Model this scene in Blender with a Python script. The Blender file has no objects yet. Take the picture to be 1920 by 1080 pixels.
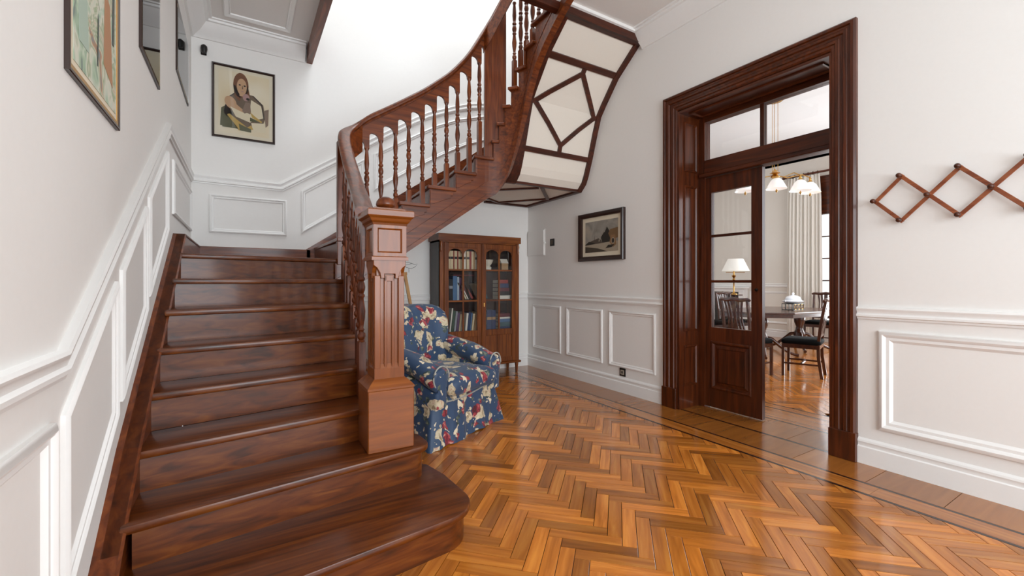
import bpy, bmesh, math, random
from mathutils import Matrix, Vector, noise
random.seed(7)
S = bpy.context.scene
COL = S.collection
PI = math.pi
# ------------------------------------------------------------------ camera, world, lights, exposure
cd = bpy.data.cameras.new('camera'); cam = bpy.data.objects.new('camera', cd); COL.objects.link(cam)
cam.location = (0, 0, 1.25); cam.rotation_euler = (PI/2, 0, -math.radians(31.534))
cd.sensor_width = 36.0; cd.lens = 823.0/1920*36; cd.shift_y = -12/1920; cd.clip_start = 0.02
S.camera = cam
S.view_settings.view_transform = 'Standard'; S.view_settings.look = 'None'
S.view_settings.exposure = 0.0; S.view_settings.gamma = 1.0; S.view_settings.use_curve_mapping = False
W = bpy.data.worlds.new('sky'); S.world = W; W.use_nodes = True
bg = W.node_tree.nodes['Background']; bg.inputs[0].default_value = (0.86, 0.93, 1.0, 1); bg.inputs[1].default_value = 2.2

def area(name, loc, direction, sx, sy, power, col=(1, 1, 1)):
    l = bpy.data.lights.new(name, 'AREA'); l.shape = 'RECTANGLE'; l.size = sx; l.size_y = sy; l.energy = power; l.color = col
    o = bpy.data.objects.new(name, l); COL.objects.link(o); o.location = loc
    o.rotation_euler = Vector(direction).to_track_quat('-Z', 'Y').to_euler()
    return o
area('skylight_daylight', (2.1, 3.7, 6.75), (0, 0.12, -1), 2.6, 2.2, 128, (0.87, 0.94, 1.0))
area('hall_window_daylight', (1.6, -2.95, 1.75), (0.0, 1, 0.0), 3.6, 2.4, 190, (0.86, 0.94, 1.0))
area('dining_window_daylight', (10.05, 3.2, 1.7), (-1, 0, -0.1), 1.6, 2.6, 120, (0.93, 0.97, 1.0))
area('dining_side_daylight', (7.2, 0.45, 1.9), (0, 1, 0.0), 3.2, 2.4, 80, (0.90, 0.95, 1.0))

# ------------------------------------------------------------------ helpers
def lin(h):
    h = h.lstrip('#'); c = [int(h[i:i+2], 16)/255 for i in (0, 2, 4)]
    return tuple(x/12.92 if x <= .04045 else ((x+.055)/1.055)**2.4 for x in c) + (1,)

def newmat(name):
    m = bpy.data.materials.new(name); m.use_nodes = True
    nt = m.node_tree; b = nt.nodes['Principled BSDF']
    return m, nt, b

def plain(name, col, rough=.6, metal=0, bump=0, bscale=40, coat=0, emis=0, spec=None):
    m, nt, b = newmat(name)
    b.inputs['Base Color'].default_value = lin(col); b.inputs['Roughness'].default_value = rough; b.inputs['Metallic'].default_value = metal
    b.inputs['Coat Weight'].default_value = coat; b.inputs['Coat Roughness'].default_value = .1
    if spec is not None: b.inputs['Specular IOR Level'].default_value = spec
    if emis: b.inputs['Emission Color'].default_value = lin(col); b.inputs['Emission Strength'].default_value = emis
    tc = nt.nodes.new('ShaderNodeTexCoord'); n = nt.nodes.new('ShaderNodeTexNoise'); n.inputs['Scale'].default_value = bscale; n.inputs['Detail'].default_value = 4
    nt.links.new(tc.outputs['Object'], n.inputs['Vector'])
    mx = nt.nodes.new('ShaderNodeMix'); mx.data_type = 'RGBA'; mx.blend_type = 'MULTIPLY'; mx.inputs[0].default_value = .03
    mx.inputs[6].default_value = lin(col); nt.links.new(n.outputs['Fac'], mx.inputs[7]); nt.links.new(mx.outputs[2], b.inputs['Base Color'])
    if bump:
        bp = nt.nodes.new('ShaderNodeBump'); bp.inputs['Strength'].default_value = bump; bp.inputs['Distance'].default_value = .004
        nt.links.new(n.outputs['Fac'], bp.inputs['Height']); nt.links.new(bp.outputs['Normal'], b.inputs['Normal'])
    return m

def ramp(nt, stops):
    r = nt.nodes.new('ShaderNodeValToRGB'); e = r.color_ramp.elements
    while len(e) > 1: e.remove(e[-1])
    e[0].position = stops[0][0]; e[0].color = lin(stops[0][1])
    for p, c in stops[1:]:
        x = e.new(p); x.color = lin(c)
    return r

def wood(name, dark, mid, light, axis='Z', rough=.3, coat=.3, scale=1.0, rotz=0, var=.25, cross=13, rnd=37):
    m, nt, b = newmat(name)
    tc = nt.nodes.new('ShaderNodeTexCoord'); mp = nt.nodes.new('ShaderNodeMapping')
    s = [cross*scale]*3; s['XYZ'.index(axis)] = .9*scale
    mp.inputs['Scale'].default_value = s; mp.inputs['Rotation'].default_value = (0, 0, 0)
    src = tc.outputs['Object']
    if rotz:
        m0 = nt.nodes.new('ShaderNodeMapping'); m0.inputs['Rotation'].default_value = (0, 0, rotz); nt.links.new(src, m0.inputs['Vector']); src = m0.outputs[0]
    oi = nt.nodes.new('ShaderNodeObjectInfo'); ge = nt.nodes.new('ShaderNodeNewGeometry')
    ad = nt.nodes.new('ShaderNodeMath'); ad.operation = 'ADD'; nt.links.new(oi.outputs['Random'], ad.inputs[0]); nt.links.new(ge.outputs['Random Per Island'], ad.inputs[1])
    fr = nt.nodes.new('ShaderNodeMath'); fr.operation = 'FRACT'; nt.links.new(ad.outputs[0], fr.inputs[0])
    ml = nt.nodes.new('ShaderNodeMath'); ml.operation = 'MULTIPLY'; ml.inputs[1].default_value = rnd; nt.links.new(fr.outputs[0], ml.inputs[0])
    va = nt.nodes.new('ShaderNodeVectorMath'); va.operation = 'ADD'; nt.links.new(src, va.inputs[0]); nt.links.new(ml.outputs[0], va.inputs[1])
    nt.links.new(va.outputs[0], mp.inputs['Vector'])
    n = nt.nodes.new('ShaderNodeTexNoise'); n.inputs['Scale'].default_value = 2.2; n.inputs['Detail'].default_value = 7; n.inputs['Distortion'].default_value = .8
    nt.links.new(mp.outputs[0], n.inputs['Vector'])
    r = ramp(nt, [(.28, dark), (.5, mid), (.75, light)]); nt.links.new(n.outputs['Fac'], r.inputs[0])
    hs = nt.nodes.new('ShaderNodeHueSaturation')
    mr = nt.nodes.new('ShaderNodeMapRange'); mr.inputs[3].default_value = 1-var; mr.inputs[4].default_value = 1+var
    nt.links.new(fr.outputs[0], mr.inputs[0]); nt.links.new(mr.outputs[0], hs.inputs['Value']); nt.links.new(r.outputs[0], hs.inputs['Color'])
    nt.links.new(hs.outputs[0], b.inputs['Base Color'])
    b.inputs['Roughness'].default_value = rough; b.inputs['Coat Weight'].default_value = coat; b.inputs['Coat Roughness'].default_value = .12; b.inputs['Specular IOR Level'].default_value = .35
    bp = nt.nodes.new('ShaderNodeBump'); bp.inputs['Strength'].default_value = .12; bp.inputs['Distance'].default_value = .002
    nt.links.new(n.outputs['Fac'], bp.inputs['Height']); nt.links.new(bp.outputs['Normal'], b.inputs['Normal'])
    return m

def glass(name, gl=.12, tint='FFFFFF'):
    m = bpy.data.materials.new(name); m.use_nodes = True; nt = m.node_tree; nt.nodes.clear()
    o = nt.nodes.new('ShaderNodeOutputMaterial'); t = nt.nodes.new('ShaderNodeBsdfTransparent'); g = nt.nodes.new('ShaderNodeBsdfGlossy'); x = nt.nodes.new('ShaderNodeMixShader')
    f = nt.nodes.new('ShaderNodeFresnel'); f.inputs[0].default_value = 1.45
    t.inputs[0].default_value = lin(tint); g.inputs['Roughness'].default_value = .02
    mu = nt.nodes.new('ShaderNodeMath'); mu.operation = 'MULTIPLY'; mu.inputs[1].default_value = gl*8
    nt.links.new(f.outputs[0], mu.inputs[0]); nt.links.new(mu.outputs[0], x.inputs[0]); nt.links.new(t.outputs[0], x.inputs[1]); nt.links.new(g.outputs[0], x.inputs[2]); nt.links.new(x.outputs[0], o.inputs[0])
    return m

MW = {}
class M:
    def __init__(s): s.v = []; s.f = []; s.mi = []; s.T = Matrix.Identity(4)
    def add(s, vs, fs, mi=0):
        k = len(s.v); s.v += [tuple(s.T @ Vector(p)) for p in vs]
        s.f += [tuple(i+k for i in f) for f in fs]; s.mi += [mi]*len(fs); return s
    def box(s, x0, x1, y0, y1, z0, z1, mi=0):
        return s.add([(x0,y0,z0),(x1,y0,z0),(x1,y1,z0),(x0,y1,z0),(x0,y0,z1),(x1,y0,z1),(x1,y1,z1),(x0,y1,z1)],
                     [(0,3,2,1),(4,5,6,7),(0,1,5,4),(1,2,6,5),(2,3,7,6),(3,0,4,7)], mi)
    def cbox(s, c, d, mi=0):
        return s.box(c[0]-d[0]/2,c[0]+d[0]/2,c[1]-d[1]/2,c[1]+d[1]/2,c[2]-d[2]/2,c[2]+d[2]/2,mi)
    def loft(s, rings, cap0=True, cap1=True, closed=True, mi=0):
        n = len(rings[0]); vs = [p for r in rings for p in r]; fs = []
        for j in range(len(rings)-1):
            for i in range(n if closed else n-1):
                a = j*n+i; b = j*n+(i+1) % n; fs.append((a, b, b+n, a+n))
        if closed and cap0: fs.append(tuple(range(n-1, -1, -1)))
        if closed and cap1: fs.append(tuple(range((len(rings)-1)*n, len(rings)*n)))
        return s.add(vs, fs, mi)
    def prism(s, poly, z0, z1, mi=0):
        return s.loft([[(x, y, z0) for x, y in poly], [(x, y, z1) for x, y in poly]], mi=mi)
    def poly3(s, pts, n, t, mi=0):   # flat polygon given thickness t along n
        n = Vector(n); a = [tuple(Vector(p)) for p in pts]; b = [tuple(Vector(p)+n*t) for p in pts]
        return s.loft([a, b], mi=mi)
    def lathe(s, prof, c=(0,0,0), seg=12, mi=0):
        return s.loft([[(c[0]+r*math.cos(2*PI*i/seg), c[1]+r*math.sin(2*PI*i/seg), c[2]+z) for i in range(seg)] for r, z in prof], mi=mi)
    def tube(s, pts, r, seg=8, mi=0):
        rings = []; P = [Vector(p) for p in pts]
        for i, p in enumerate(P):
            t = (P[min(i+1, len(P)-1)]-P[max(i-1, 0)]).normalized()
            up = Vector((0, 0, 1)) if abs(t.z) < .95 else Vector((1, 0, 0))
            a = t.cross(up).normalized(); b = a.cross(t); rr = r[i] if isinstance(r, (list, tuple)) else r
            rings.append([tuple(p+a*rr*math.cos(2*PI*k/seg)+b*rr*math.sin(2*PI*k/seg)) for k in range(seg)])
        return s.loft(rings, mi=mi)
    def bar(s, p, q, w, d, up=(0,0,1), mi=0):   # straight bar, width w, depth d
        p = Vector(p); q = Vector(q); t = (q-p).normalized(); a = t.cross(Vector(up)).normalized(); b = a.cross(t)
        R = lambda c: [tuple(c+a*w/2*i+b*d/2*j) for i, j in ((-1,-1),(1,-1),(1,1),(-1,1))]
        return s.loft([R(p), R(q)], mi=mi)
    def mould(s, path, N, prof, closed=False, mi=0):   # mitred moulding lying in the plane with normal N
        N = Vector(N).normalized(); P = [Vector(p) for p in path]; n = len(P); rings = []
        for i in range(n):
            t1 = (P[(i+1) % n]-P[i]).normalized() if (closed or i < n-1) else None
            t0 = (P[i]-P[i-1]).normalized() if (closed or i > 0) else t1
            if t1 is None: t1 = t0
            p0, p1 = N.cross(t0), N.cross(t1); m = (p0+p1)/(1+p0.dot(p1))
            rings.append([tuple(P[i]+m*a+N*h) for a, h in prof])
        if closed: rings.append(rings[0])
        return s.loft(rings, cap0=not closed, cap1=not closed, mi=mi)
    def sweep(s, path, prof, mi=0):     # plumb sweep: profile (lateral, up)
        P = [Vector(p) for p in path]; n = len(P); rings = []
        for i in range(n):
            t0 = (P[i]-P[i-1]) if i else P[1]-P[0]; t1 = (P[i+1]-P[i]) if i < n-1 else t0
            h0 = Vector((t0.x, t0.y, 0)).normalized(); h1 = Vector((t1.x, t1.y, 0)).normalized()
            p0 = Vector((h0.y, -h0.x, 0)); p1 = Vector((h1.y, -h1.x, 0)); m = (p0+p1)/max(.3, 1+p0.dot(p1))
            rings.append([tuple(P[i]+m*a+Vector((0, 0, u))) for a, u in prof])
        return s.loft(rings, mi=mi)
    def build(s, name, mat, parent=None, world=True, bev=0, seg=1, smooth=None, label=None, kind=None, fix=True, weld=False):
        me = bpy.data.meshes.new(name); me.from_pydata(s.v, [], s.f)
        ms = mat if isinstance(mat, list) else [mat]
        for x in ms: me.materials.append(x)
        if len(ms) > 1: me.polygons.foreach_set('material_index', s.mi)
        bm = bmesh.new(); bm.from_mesh(me)
        if weld: bmesh.ops.remove_doubles(bm, verts=bm.verts, dist=.0004)
        if fix: bmesh.ops.recalc_face_normals(bm, faces=bm.faces)
        if bev:
            ed = [e for e in bm.edges if len(e.link_faces) == 2 and e.calc_face_angle(0) > .5]
            bmesh.ops.bevel(bm, geom=ed, offset=bev, segments=seg, profile=.5, affect='EDGES', clamp_overlap=True)
        bm.to_mesh(me); bm.free()
        if smooth:
            me.shade_smooth(); me.set_sharp_from_angle(angle=math.radians(smooth))
        o = bpy.data.objects.new(name, me); COL.objects.link(o)
        if parent is not None:
            o.parent = parent
            if world and parent.name in MW: o.matrix_parent_inverse = MW[parent.name].inverted()
            if parent.name in MW and world: pass
        if label: o['label'] = label
        if kind: o['kind'] = kind
        MW[o.name] = Matrix.Identity(4)
        return o

def thing(name, label, cat, loc=(0, 0, 0), rz=0, group=None):
    o = bpy.data.objects.new(name, None); COL.objects.link(o); o.location = loc; o.rotation_euler = (0, 0, rz)
    MW[o.name] = Matrix.Translation(loc) @ Matrix.Rotation(rz, 4, 'Z'); o.empty_display_size = .05
    o['label'] = label; o['category'] = cat
    if group: o['group'] = group
    return o
def tag(o, label, cat, group=None):
    o['label'] = label; o['category'] = cat
    if group: o['group'] = group
    return o
def sub(o): MW[o.name] = Matrix.Identity(4); return o
def copy_tree(o, parent=None):
    c = o.copy(); COL.objects.link(c); c.parent = parent
    for ch in list(o.children): copy_tree(ch, c)
    return c
def clip(poly, a, b, c):   # keep a*x+b*y<=c
    out = []
    for i, p in enumerate(poly):
        q = poly[(i+1) % len(poly)]; dp = a*p[0]+b*p[1]-c; dq = a*q[0]+b*q[1]-c
        if dp <= 0: out.append(p)
        if dp*dq < 0:
            t = dp/(dp-dq); out.append((p[0]+(q[0]-p[0])*t, p[1]+(q[1]-p[1])*t))
    return out
def lerp(x, pts):
    if x <= pts[0][0]: return pts[0][1]
    for (a, p), (b, q) in zip(pts, pts[1:]):
        if x <= b: return p+(q-p)*(x-a)/(b-a)
    return pts[-1][1]

# ------------------------------------------------------------------ materials
white = plain('white_wall_paint', 'F1EEEA', .55)
trimw = plain('white_trim_gloss', 'F3F1EE', .35, bump=.0)
ceilw = plain('ceiling_paint', 'ECE7E2', .7)
plast = plain('soffit_plaster', 'E9DFD2', .7)
ivory = plain('dining_wall_paint', 'E6DFD5', .6)
wd = dict(dark='401B08', mid='672E0E', light='854419')
WX, WY, WZ = [wood('stair_wood_'+a, axis=a, rough=.36, coat=.22, var=.10, **wd) for a in 'XYZ']
WXS = wood('string_wood', axis='X', rough=.36, coat=.22, var=0, rnd=0, **wd)
nd = dict(dark='6C360A', mid='7E400F', light='8C4C14')
NZ, NX = [wood('newel_wood_'+a, axis=a, rough=.34, coat=.3, var=.06, **nd) for a in 'ZX']
td = dict(dark='3A1904', mid='5E2B08', light='764012')
TX = wood('tread_wood', axis='X', rough=.33, coat=.2, var=.06, **td)
dd = dict(dark='2E1205', mid='4C2009', light='642E10')
DX, DY, DZ = [wood('door_wood_'+a, axis=a, rough=.38, coat=.2, var=.08, **dd) for a in 'XYZ']
cbw = dict(dark='4A220C', mid='743B14', light='91541F')
CX, CZ = [wood('cabinet_wood_'+a, axis=a, rough=.35, coat=.3, var=.08, **cbw) for a in 'XZ']
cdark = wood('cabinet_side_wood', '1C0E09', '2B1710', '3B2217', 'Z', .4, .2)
RKY = wood('rack_wood', '6A301A', '8A4A2C', '9C5B38', 'Y', .4, .1, var=.08)
fl = ('9A581C', 'B86D27', 'D08838')
FA = wood('floor_block_wood', *fl, 'X', .2, .5, 1.0, var=.42, cross=11)
FB1 = wood('floor_wood_diagonal', *fl, 'X', .2, .5, 1.0, rotz=PI/4, var=.34)
FB2 = wood('floor_wood_counter_diagonal', *fl, 'X', .2, .5, 1.0, rotz=-PI/4, var=.34)
FBD = wood('border_wood', '935823', '9C5F27', 'A7692D', 'X', .2, .5, var=.14, cross=8)
FBY = wood('border_strip_wood', '8A4A19', 'B06B2A', 'C98440', 'Y', .2, .5, var=.08)
inlay = wood('dark_inlay_wood', '1E0E07', '2A140B', '361C10', 'Y', .25, .4)
BTX, BTY = [wood('batten_wood_'+a, '2A1006', '451B0A', '5A2610', a, .4, .15, var=.08) for a in 'XY']
gap = plain('joint_dirt', '1C0E07', .9, spec=.1)
pane = glass('clear_glass', .12); pglass = glass('cabinet_glass', .14); picglass = glass('picture_glass', .13)
brass = plain('brass', 'C79A55', .25, 1.0); dkmetal = plain('dark_metal', '17130F', .4, .6); black = plain('black_plastic', '14110F', .4)
gilt = plain('gilt_wood', 'B98A3C', .3, .7); dframe = plain('dark_frame_wood', '2B1710', .35, coat=.3); bframe = plain('bronze_frame', '5C3A17', .35, .4)
matb = plain('cream_mat_board', 'E6DAC2', .8); paper = plain('paper_edge', 'E9E2D2', .8)

# ------------------------------------------------------------------ room shell
XL, XR, YB, ZC = -0.445, 3.65, 5.49, 3.9
DO0, DO1, DOZ = 1.50, 2.82, 2.91     # door opening
def struct(name, m, mat, parent=None, **k):
    o = m.build(name, mat, parent, **k)
    if parent is None: o['kind'] = 'structure'
    return o
wall_left = struct('wall_left', M().box(XL-.2, XL, -3, YB+.2, 0, 7), white)
wall_back = struct('wall_back', M().box(XL, XR+.3, YB, YB+.2, 0, 7), white)
m = M(); m.box(XR, XR+.3, -3, DO0, 0, 7); m.box(XR, XR+.3, DO1, YB, 0, 7); m.box(XR, XR+.3, DO0, DO1, DOZ, 7)
wall_right = struct('wall_right', m, white)
m = M(); m.box(XL-.2, XR+.3, -3.2, -3, 0, .6); m.box(XL-.2, XR+.3, -3.2, -3, 3.2, 7); m.box(XL-.2, -.2, -3.2, -3, .6, 3.2); m.box(3.4, XR+.3, -3.2, -3, .6, 3.2)
wall_front = struct('wall_front', m, white)
# hall ceiling with the open stairwell, the landing gallery and the upper ceiling with its skylight
m = M(); m.box(XL, XR, -3, 3.30, ZC, ZC+.2); m.box(XL, .62, 3.30, YB, ZC, ZC+.2)
ceiling = struct('ceiling', m, ceilw)
m = M(); m.box(XL-.2, XR+.3, -3, YB+.2, 7.0, 7.1)
struct('ceiling_upper', m, ceilw)
CORN = [(0, 0), (0, .165), (.02, .165), (.03, .15), (.05, .13), (.085, .10), (.115, .06), (.13, .035), (.15, .03), (.155, .012), (.18, .012), (.185, 0)]
m = M().mould([(XR, -3, ZC), (XR, 3.27, ZC)], (0, 0, -1), [(-a, b) for a, b in CORN])
struct('trim_1', m, trimw, smooth=35)
m = M().mould([(.60, YB, ZC), (XL, YB, ZC), (XL, -3, ZC)], (0, 0, -1), [(-a, b) for a, b in CORN])
struct('trim_2', m, trimw, smooth=35)
m = M().box(.62, .68, 3.2, YB, 3.74, 4.12); o = struct('trim_3', m, WY)
m = M().mould([(XR, 3.25, ZC), (.62, 3.25, ZC)], (0, 0, -1), [(-.01, 0), (-.01, .03), (.02, .036), (.05, .022), (.10, .018), (.115, .03), (.14, .022), (.15, 0)]); o = struct('trim_4', m, trimw, smooth=30)
CM = [(0, 0), (0, .012), (.012, .022), (.03, .018), (.045, .008), (.055, .012), (.06, 0)]
m = M().mould([(.44, 5.2, ZC), (.44, .4, ZC), (-.16, .4, ZC), (-.16, 5.2, ZC)], (0, 0, -1), CM, closed=True)
m.build('ceiling_moulding', trimw, ceiling, smooth=35)

# wall mouldings: chair rails and panel frames
RAIL = [(0, 0), (0, .012), (.012, .014), (.018, .026), (.03, .026), (.04, .018), (.05, .018), (.062, .026), (.072, .028), (.082, .022), (.086, 0)]
PF = [(0, 0), (0, .014), (.008, .02), (.018, .024), (.028, .018), (.032, .012), (.046, .012), (.052, .006), (.06, 0)]
PFS = [(a*.78, b*.8) for a, b in PF]
def rail(pts, N, parent):   # pts give the top edge, right-handed so the profile hangs below
    M().mould(pts, N, RAIL).build('chair_rail', trimw, parent, smooth=35)
def pframe(pts, N, parent, prof=PFS): M().mould(pts, N, prof, closed=True).build('panel_moulding', trimw, parent, smooth=35)
NL = (1, 0, 0)
z2 = lambda y: 1.057+.6165*(y-1.745)
L = lambda y, z: (XL, y, z)
def dn(pts): return [(p[0], p[1], p[2]-.086) for p in pts]
# left wall (normal +X): path from far to near puts N x t upward
rail([L(YB, 2.345-.086), L(3.835, 2.345-.086), L(1.745, 1.057-.086), L(-3, 1.057-.086)][::-1], NL, wall_left)
for y0, y1, za, zb, zc, zd in ((-.9, 1.66, .25, .25, .868, .868), (-3, -1.0, .25, .25, .868, .868)):
    pframe([L(y0, za), L(y1, zb), L(y1, zc), L(y0, zd)], NL, wall_left, PF)
for y0, y1, zt, h in ((1.748, 2.375, .865, .55), (2.455, 3.03, 1.30, .56), (3.10, 3.80, 1.715, .55)):
    d = .6165*(y1-y0)
    pframe([L(y0, zt-h), L(y1, zt-h+d), L(y1, zt+d), L(y0, zt)], NL, wall_left)
pframe([L(4.08, 1.75), L(5.40, 1.75), L(5.40, 2.155), L(4.08, 2.155)], NL, wall_left)
# back wall (normal -Y)
NB = (0, -1, 0)
B = lambda x, z: (x, YB, z)
top = [(XL, 2.345), (.38, 2.337), (.937, 2.713), (1.55, 3.13), (1.9, 3.36), (2.1, 3.48), (2.45, 3.63), (2.7, 3.72), (3.0, 3.79), (XR, 3.86)]
rail([B(x, z-.086) for x, z in top], NB, wall_back)
pframe([B(-.295, 1.757), B(.42, 1.757), B(.42, 2.155), B(-.295, 2.155)], NB, wall_back)
pframe([B(.567, 1.79), B(1.27, 2.27), B(1.27, 2.75), B(.567, 2.275)], NB, wall_back)
pframe([B(1.375, 2.36), B(1.85, 2.68), B(2.39, 3.0), B(2.62, 3.12), B(2.97, 3.26), B(2.97, 3.61), B(2.51, 3.47), B(2.2, 3.33), B(2.0, 3.21), B(1.375, 2.82)], NB, wall_back)
M().poly3([B(.62, 1.45), B(.62, 1.62), B(1.9, 2.49), B(2.4, 2.80), B(2.7, 3.0), B(3.1, 3.3), B(XR, 3.5), B(XR, 3.2), B(3.1, 2.9), B(2.7, 2.6), B(2.4, 2.3), B(1.9, 2.0)], NB, .028).build('stair_skirting', WX, wall_back)
M().box(XL, .66, YB-.028, YB, 1.45, 1.612).build('landing_skirting', WX, wall_back, bev=.004)
rail([B(.8, 1.08-.086), B(XR, 1.08-.086)], NB, wall_back)
# right wall (normal -X)
NR = (-1, 0, 0)
R_ = lambda y, z: (XR, y, z)
rail([R_(YB, .994), R_(2.981, .994)], NR, wall_right); rail([R_(1.36, .994), R_(-3, .994)], NR, wall_right)
for y0, y1 in ((5.347, 4.687), (4.561, 3.886), (3.77, 3.096)):
    pframe([R_(y0, .28), R_(y1, .28), R_(y1, .915), R_(y0, .915)], NR, wall_right)
for y0, y1 in ((1.225, -1.1), (-1.25, -2.9)):
    pframe([R_(y0, .257), R_(y1, .257), R_(y1, .92), R_(y0, .92)], NR, wall_right, [(a*1.25, b*1.15) for a, b in PF])
BASE = [(0, 0), (0, .02), (.115, .02), (.122, .013), (.14, .013), (.15, .018), (.162, .015), (.172, .005), (.175, 0)]
def base(name, pts, N):
    struct(name, M().mould(pts, N, BASE), trimw, smooth=30)
base('baseboard_right', [R_(YB, 0), R_(2.981, 0)], NR); base('baseboard_right_near', [R_(1.36, 0), R_(-3, 0)], NR)
base('baseboard_back', [B(.8, 0), B(XR, 0)], NB)

# ------------------------------------------------------------------ floor: herringbone of single blocks, borders of inlaid strips
floor = struct('floor', M().box(XL, 10.6, -3, 7.2, -.08, -.012), gap)
bw, bl = .0707, .3535; q = math.sqrt(.5); ea = (q, -q); eb = (-q, -q); ax, ay = 1.830, 1.696
def gp(a, b): return (ax+a*ea[0]+b*eb[0], ay+a*ea[1]+b*eb[1])
blocks = []
for k in range(-120, 80):
    for j in range(-9, 9):
        a0 = (k+10*j)*bw; b0 = k*bw
        for hor, (a, b, la, lb) in enumerate(((a0+bl, b0+bw-bl, bw, bl), (a0, b0, bl, bw))):
            c = gp(a+la/2, b+lb/2)
            if -.6 < c[0] < 3.4 and -.6 < c[1] < 5.5: blocks.append((hor, a, b, la, lb, c))
def inset(poly, d):
    cx = sum(p[0] for p in poly)/len(poly); cy = sum(p[1] for p in poly)/len(poly); out = []
    n = len(poly)
    for i in range(n):
        p0, p1, p2 = poly[i-1], poly[i], poly[(i+1) % n]
        def nrm(a, b):
            dx, dy = b[0]-a[0], b[1]-a[1]; l = math.hypot(dx, dy) or 1; nx, ny = -dy/l, dx/l
            if nx*(cx-a[0])+ny*(cy-a[1]) < 0: nx, ny = -nx, -ny
            return nx, ny
        n0, n1 = nrm(p0, p1), nrm(p1, p2); k = 1+n0[0]*n1[0]+n0[1]*n1[1]
        k = max(k, .4); out.append((p1[0]+(n0[0]+n1[0])/k*d, p1[1]+(n0[1]+n1[1])/k*d))
    return out
def slab(m, poly, z1=0.0, z0=-.014, g=.0015, bv=.0005, mi=0):
    if len(poly) < 3: return False
    A = abs(sum(poly[i][0]*poly[(i+1) % len(poly)][1]-poly[(i+1) % len(poly)][0]*poly[i][1] for i in range(len(poly))))/2
    if A < .0012: return False
    p = inset(poly, g); t = inset(poly, g+bv); n = len(p)
    m.loft([[(x, y, z0) for x, y in p], [(x, y, z1-bv*.7) for x, y in p], [(x, y, z1) for x, y in t]], cap0=False, mi=mi); return True
def hidden(c):   # under the stairs
    return c[0] < .62 and c[1] > 1.95
fwd = Vector((math.sin(math.radians(31.534)), math.cos(math.radians(31.534))))
def seen(c):
    v = Vector(c); d = v.dot(fwd); r = v.x*fwd.y-v.y*fwd.x
    return d > .3 and abs(r/d) < 1.22 and 1.25/d*823 < 600 and c[0] > .3 and not (c[1] < 1.9 and c[0] < .3)
blocks = [b for b in blocks if not hidden(b[5])]
blocks.sort(key=lambda b: (0 if seen(b[5]) else 1, Vector(b[5]).dot(fwd)))
rest = M(); nind = 0
for hor, a, b, la, lb, c in blocks:
    poly = [gp(a, b), gp(a+la, b), gp(a+la, b+lb), gp(a, b+lb)]
    poly = clip(clip(poly, 1, 0, 3.11), 0, 1, 4.98)
    if len(poly) < 3: continue
    dz = random.uniform(-.0006, .0004)
    if nind < 300 and seen(c):
        mm = M(); ang = math.atan2(ea[1], ea[0]) if hor else math.atan2(eb[1], eb[0])
        ca, sa = math.cos(-ang), math.sin(-ang)
        loc = [((x-c[0])*ca-(y-c[1])*sa, (x-c[0])*sa+(y-c[1])*ca) for x, y in poly]
        if not slab(mm, loc, dz): continue
        o = mm.build('parquet_block', FA, floor, world=False); o.location = (c[0], c[1], 0); o.rotation_euler = (0, 0, ang); nind += 1
    else:
        slab(rest, poly, dz, mi=hor)
rest.build('parquet_blocks', [FB2, FB1], floor, kind='stuff')
# right border: inlay / strip / inlay / short planks against the wall; back border likewise (mitred at the corner)
def strip(x0, x1, y0, y1, name, mat): M().box(x0, x1, y0, y1, -.014, 0).build(name, mat, floor)
for x0, x1, nm, mt in ((3.111, 3.134, 'inlay_strip', inlay), (3.135, 3.279, 'border_strip', FBY), (3.28, 3.303, 'inlay_strip', inlay)):
    yy = -3
    if nm == 'border_strip':
        ys = [-3, -1.7, -.2, 1.1, 2.35, 3.5, 4.4, 4.981+(x1-3.111)]
        for a, b in zip(ys, ys[1:]): strip(x0, x1, a+.0007, b-.0007, nm, mt)
    else: strip(x0, x1, -3, 4.981+(x1-3.111), nm, mt)
yb = 4.981
for d0, d1, nm, mt in ((0, .022, 'inlay_strip', inlay), (.023, .168, 'border_strip', FBD), (.169, .192, 'inlay_strip', inlay)):
    strip(.9, 3.111+d0-.0007, yb+d0, yb+d1, nm, mt)
y = -3.0
while y < 5.45:
    h = random.choice((.29, .36, .43)); h = min(h, 5.486-y)
    mm = M(); slab(mm, [(3.304, y), (3.646, y), (3.646, y+h), (3.304, y+h)]); mm.build('border_plank', FBD, floor); y += h
x = .9
while x < 3.25:
    h = min(random.choice((.3, .4)), 3.303-x); mm = M(); slab(mm, [(x, yb+.193), (x+h, yb+.193), (x+h, YB), (x, YB)]); mm.build('border_plank', FBY, floor); x += h
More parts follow.
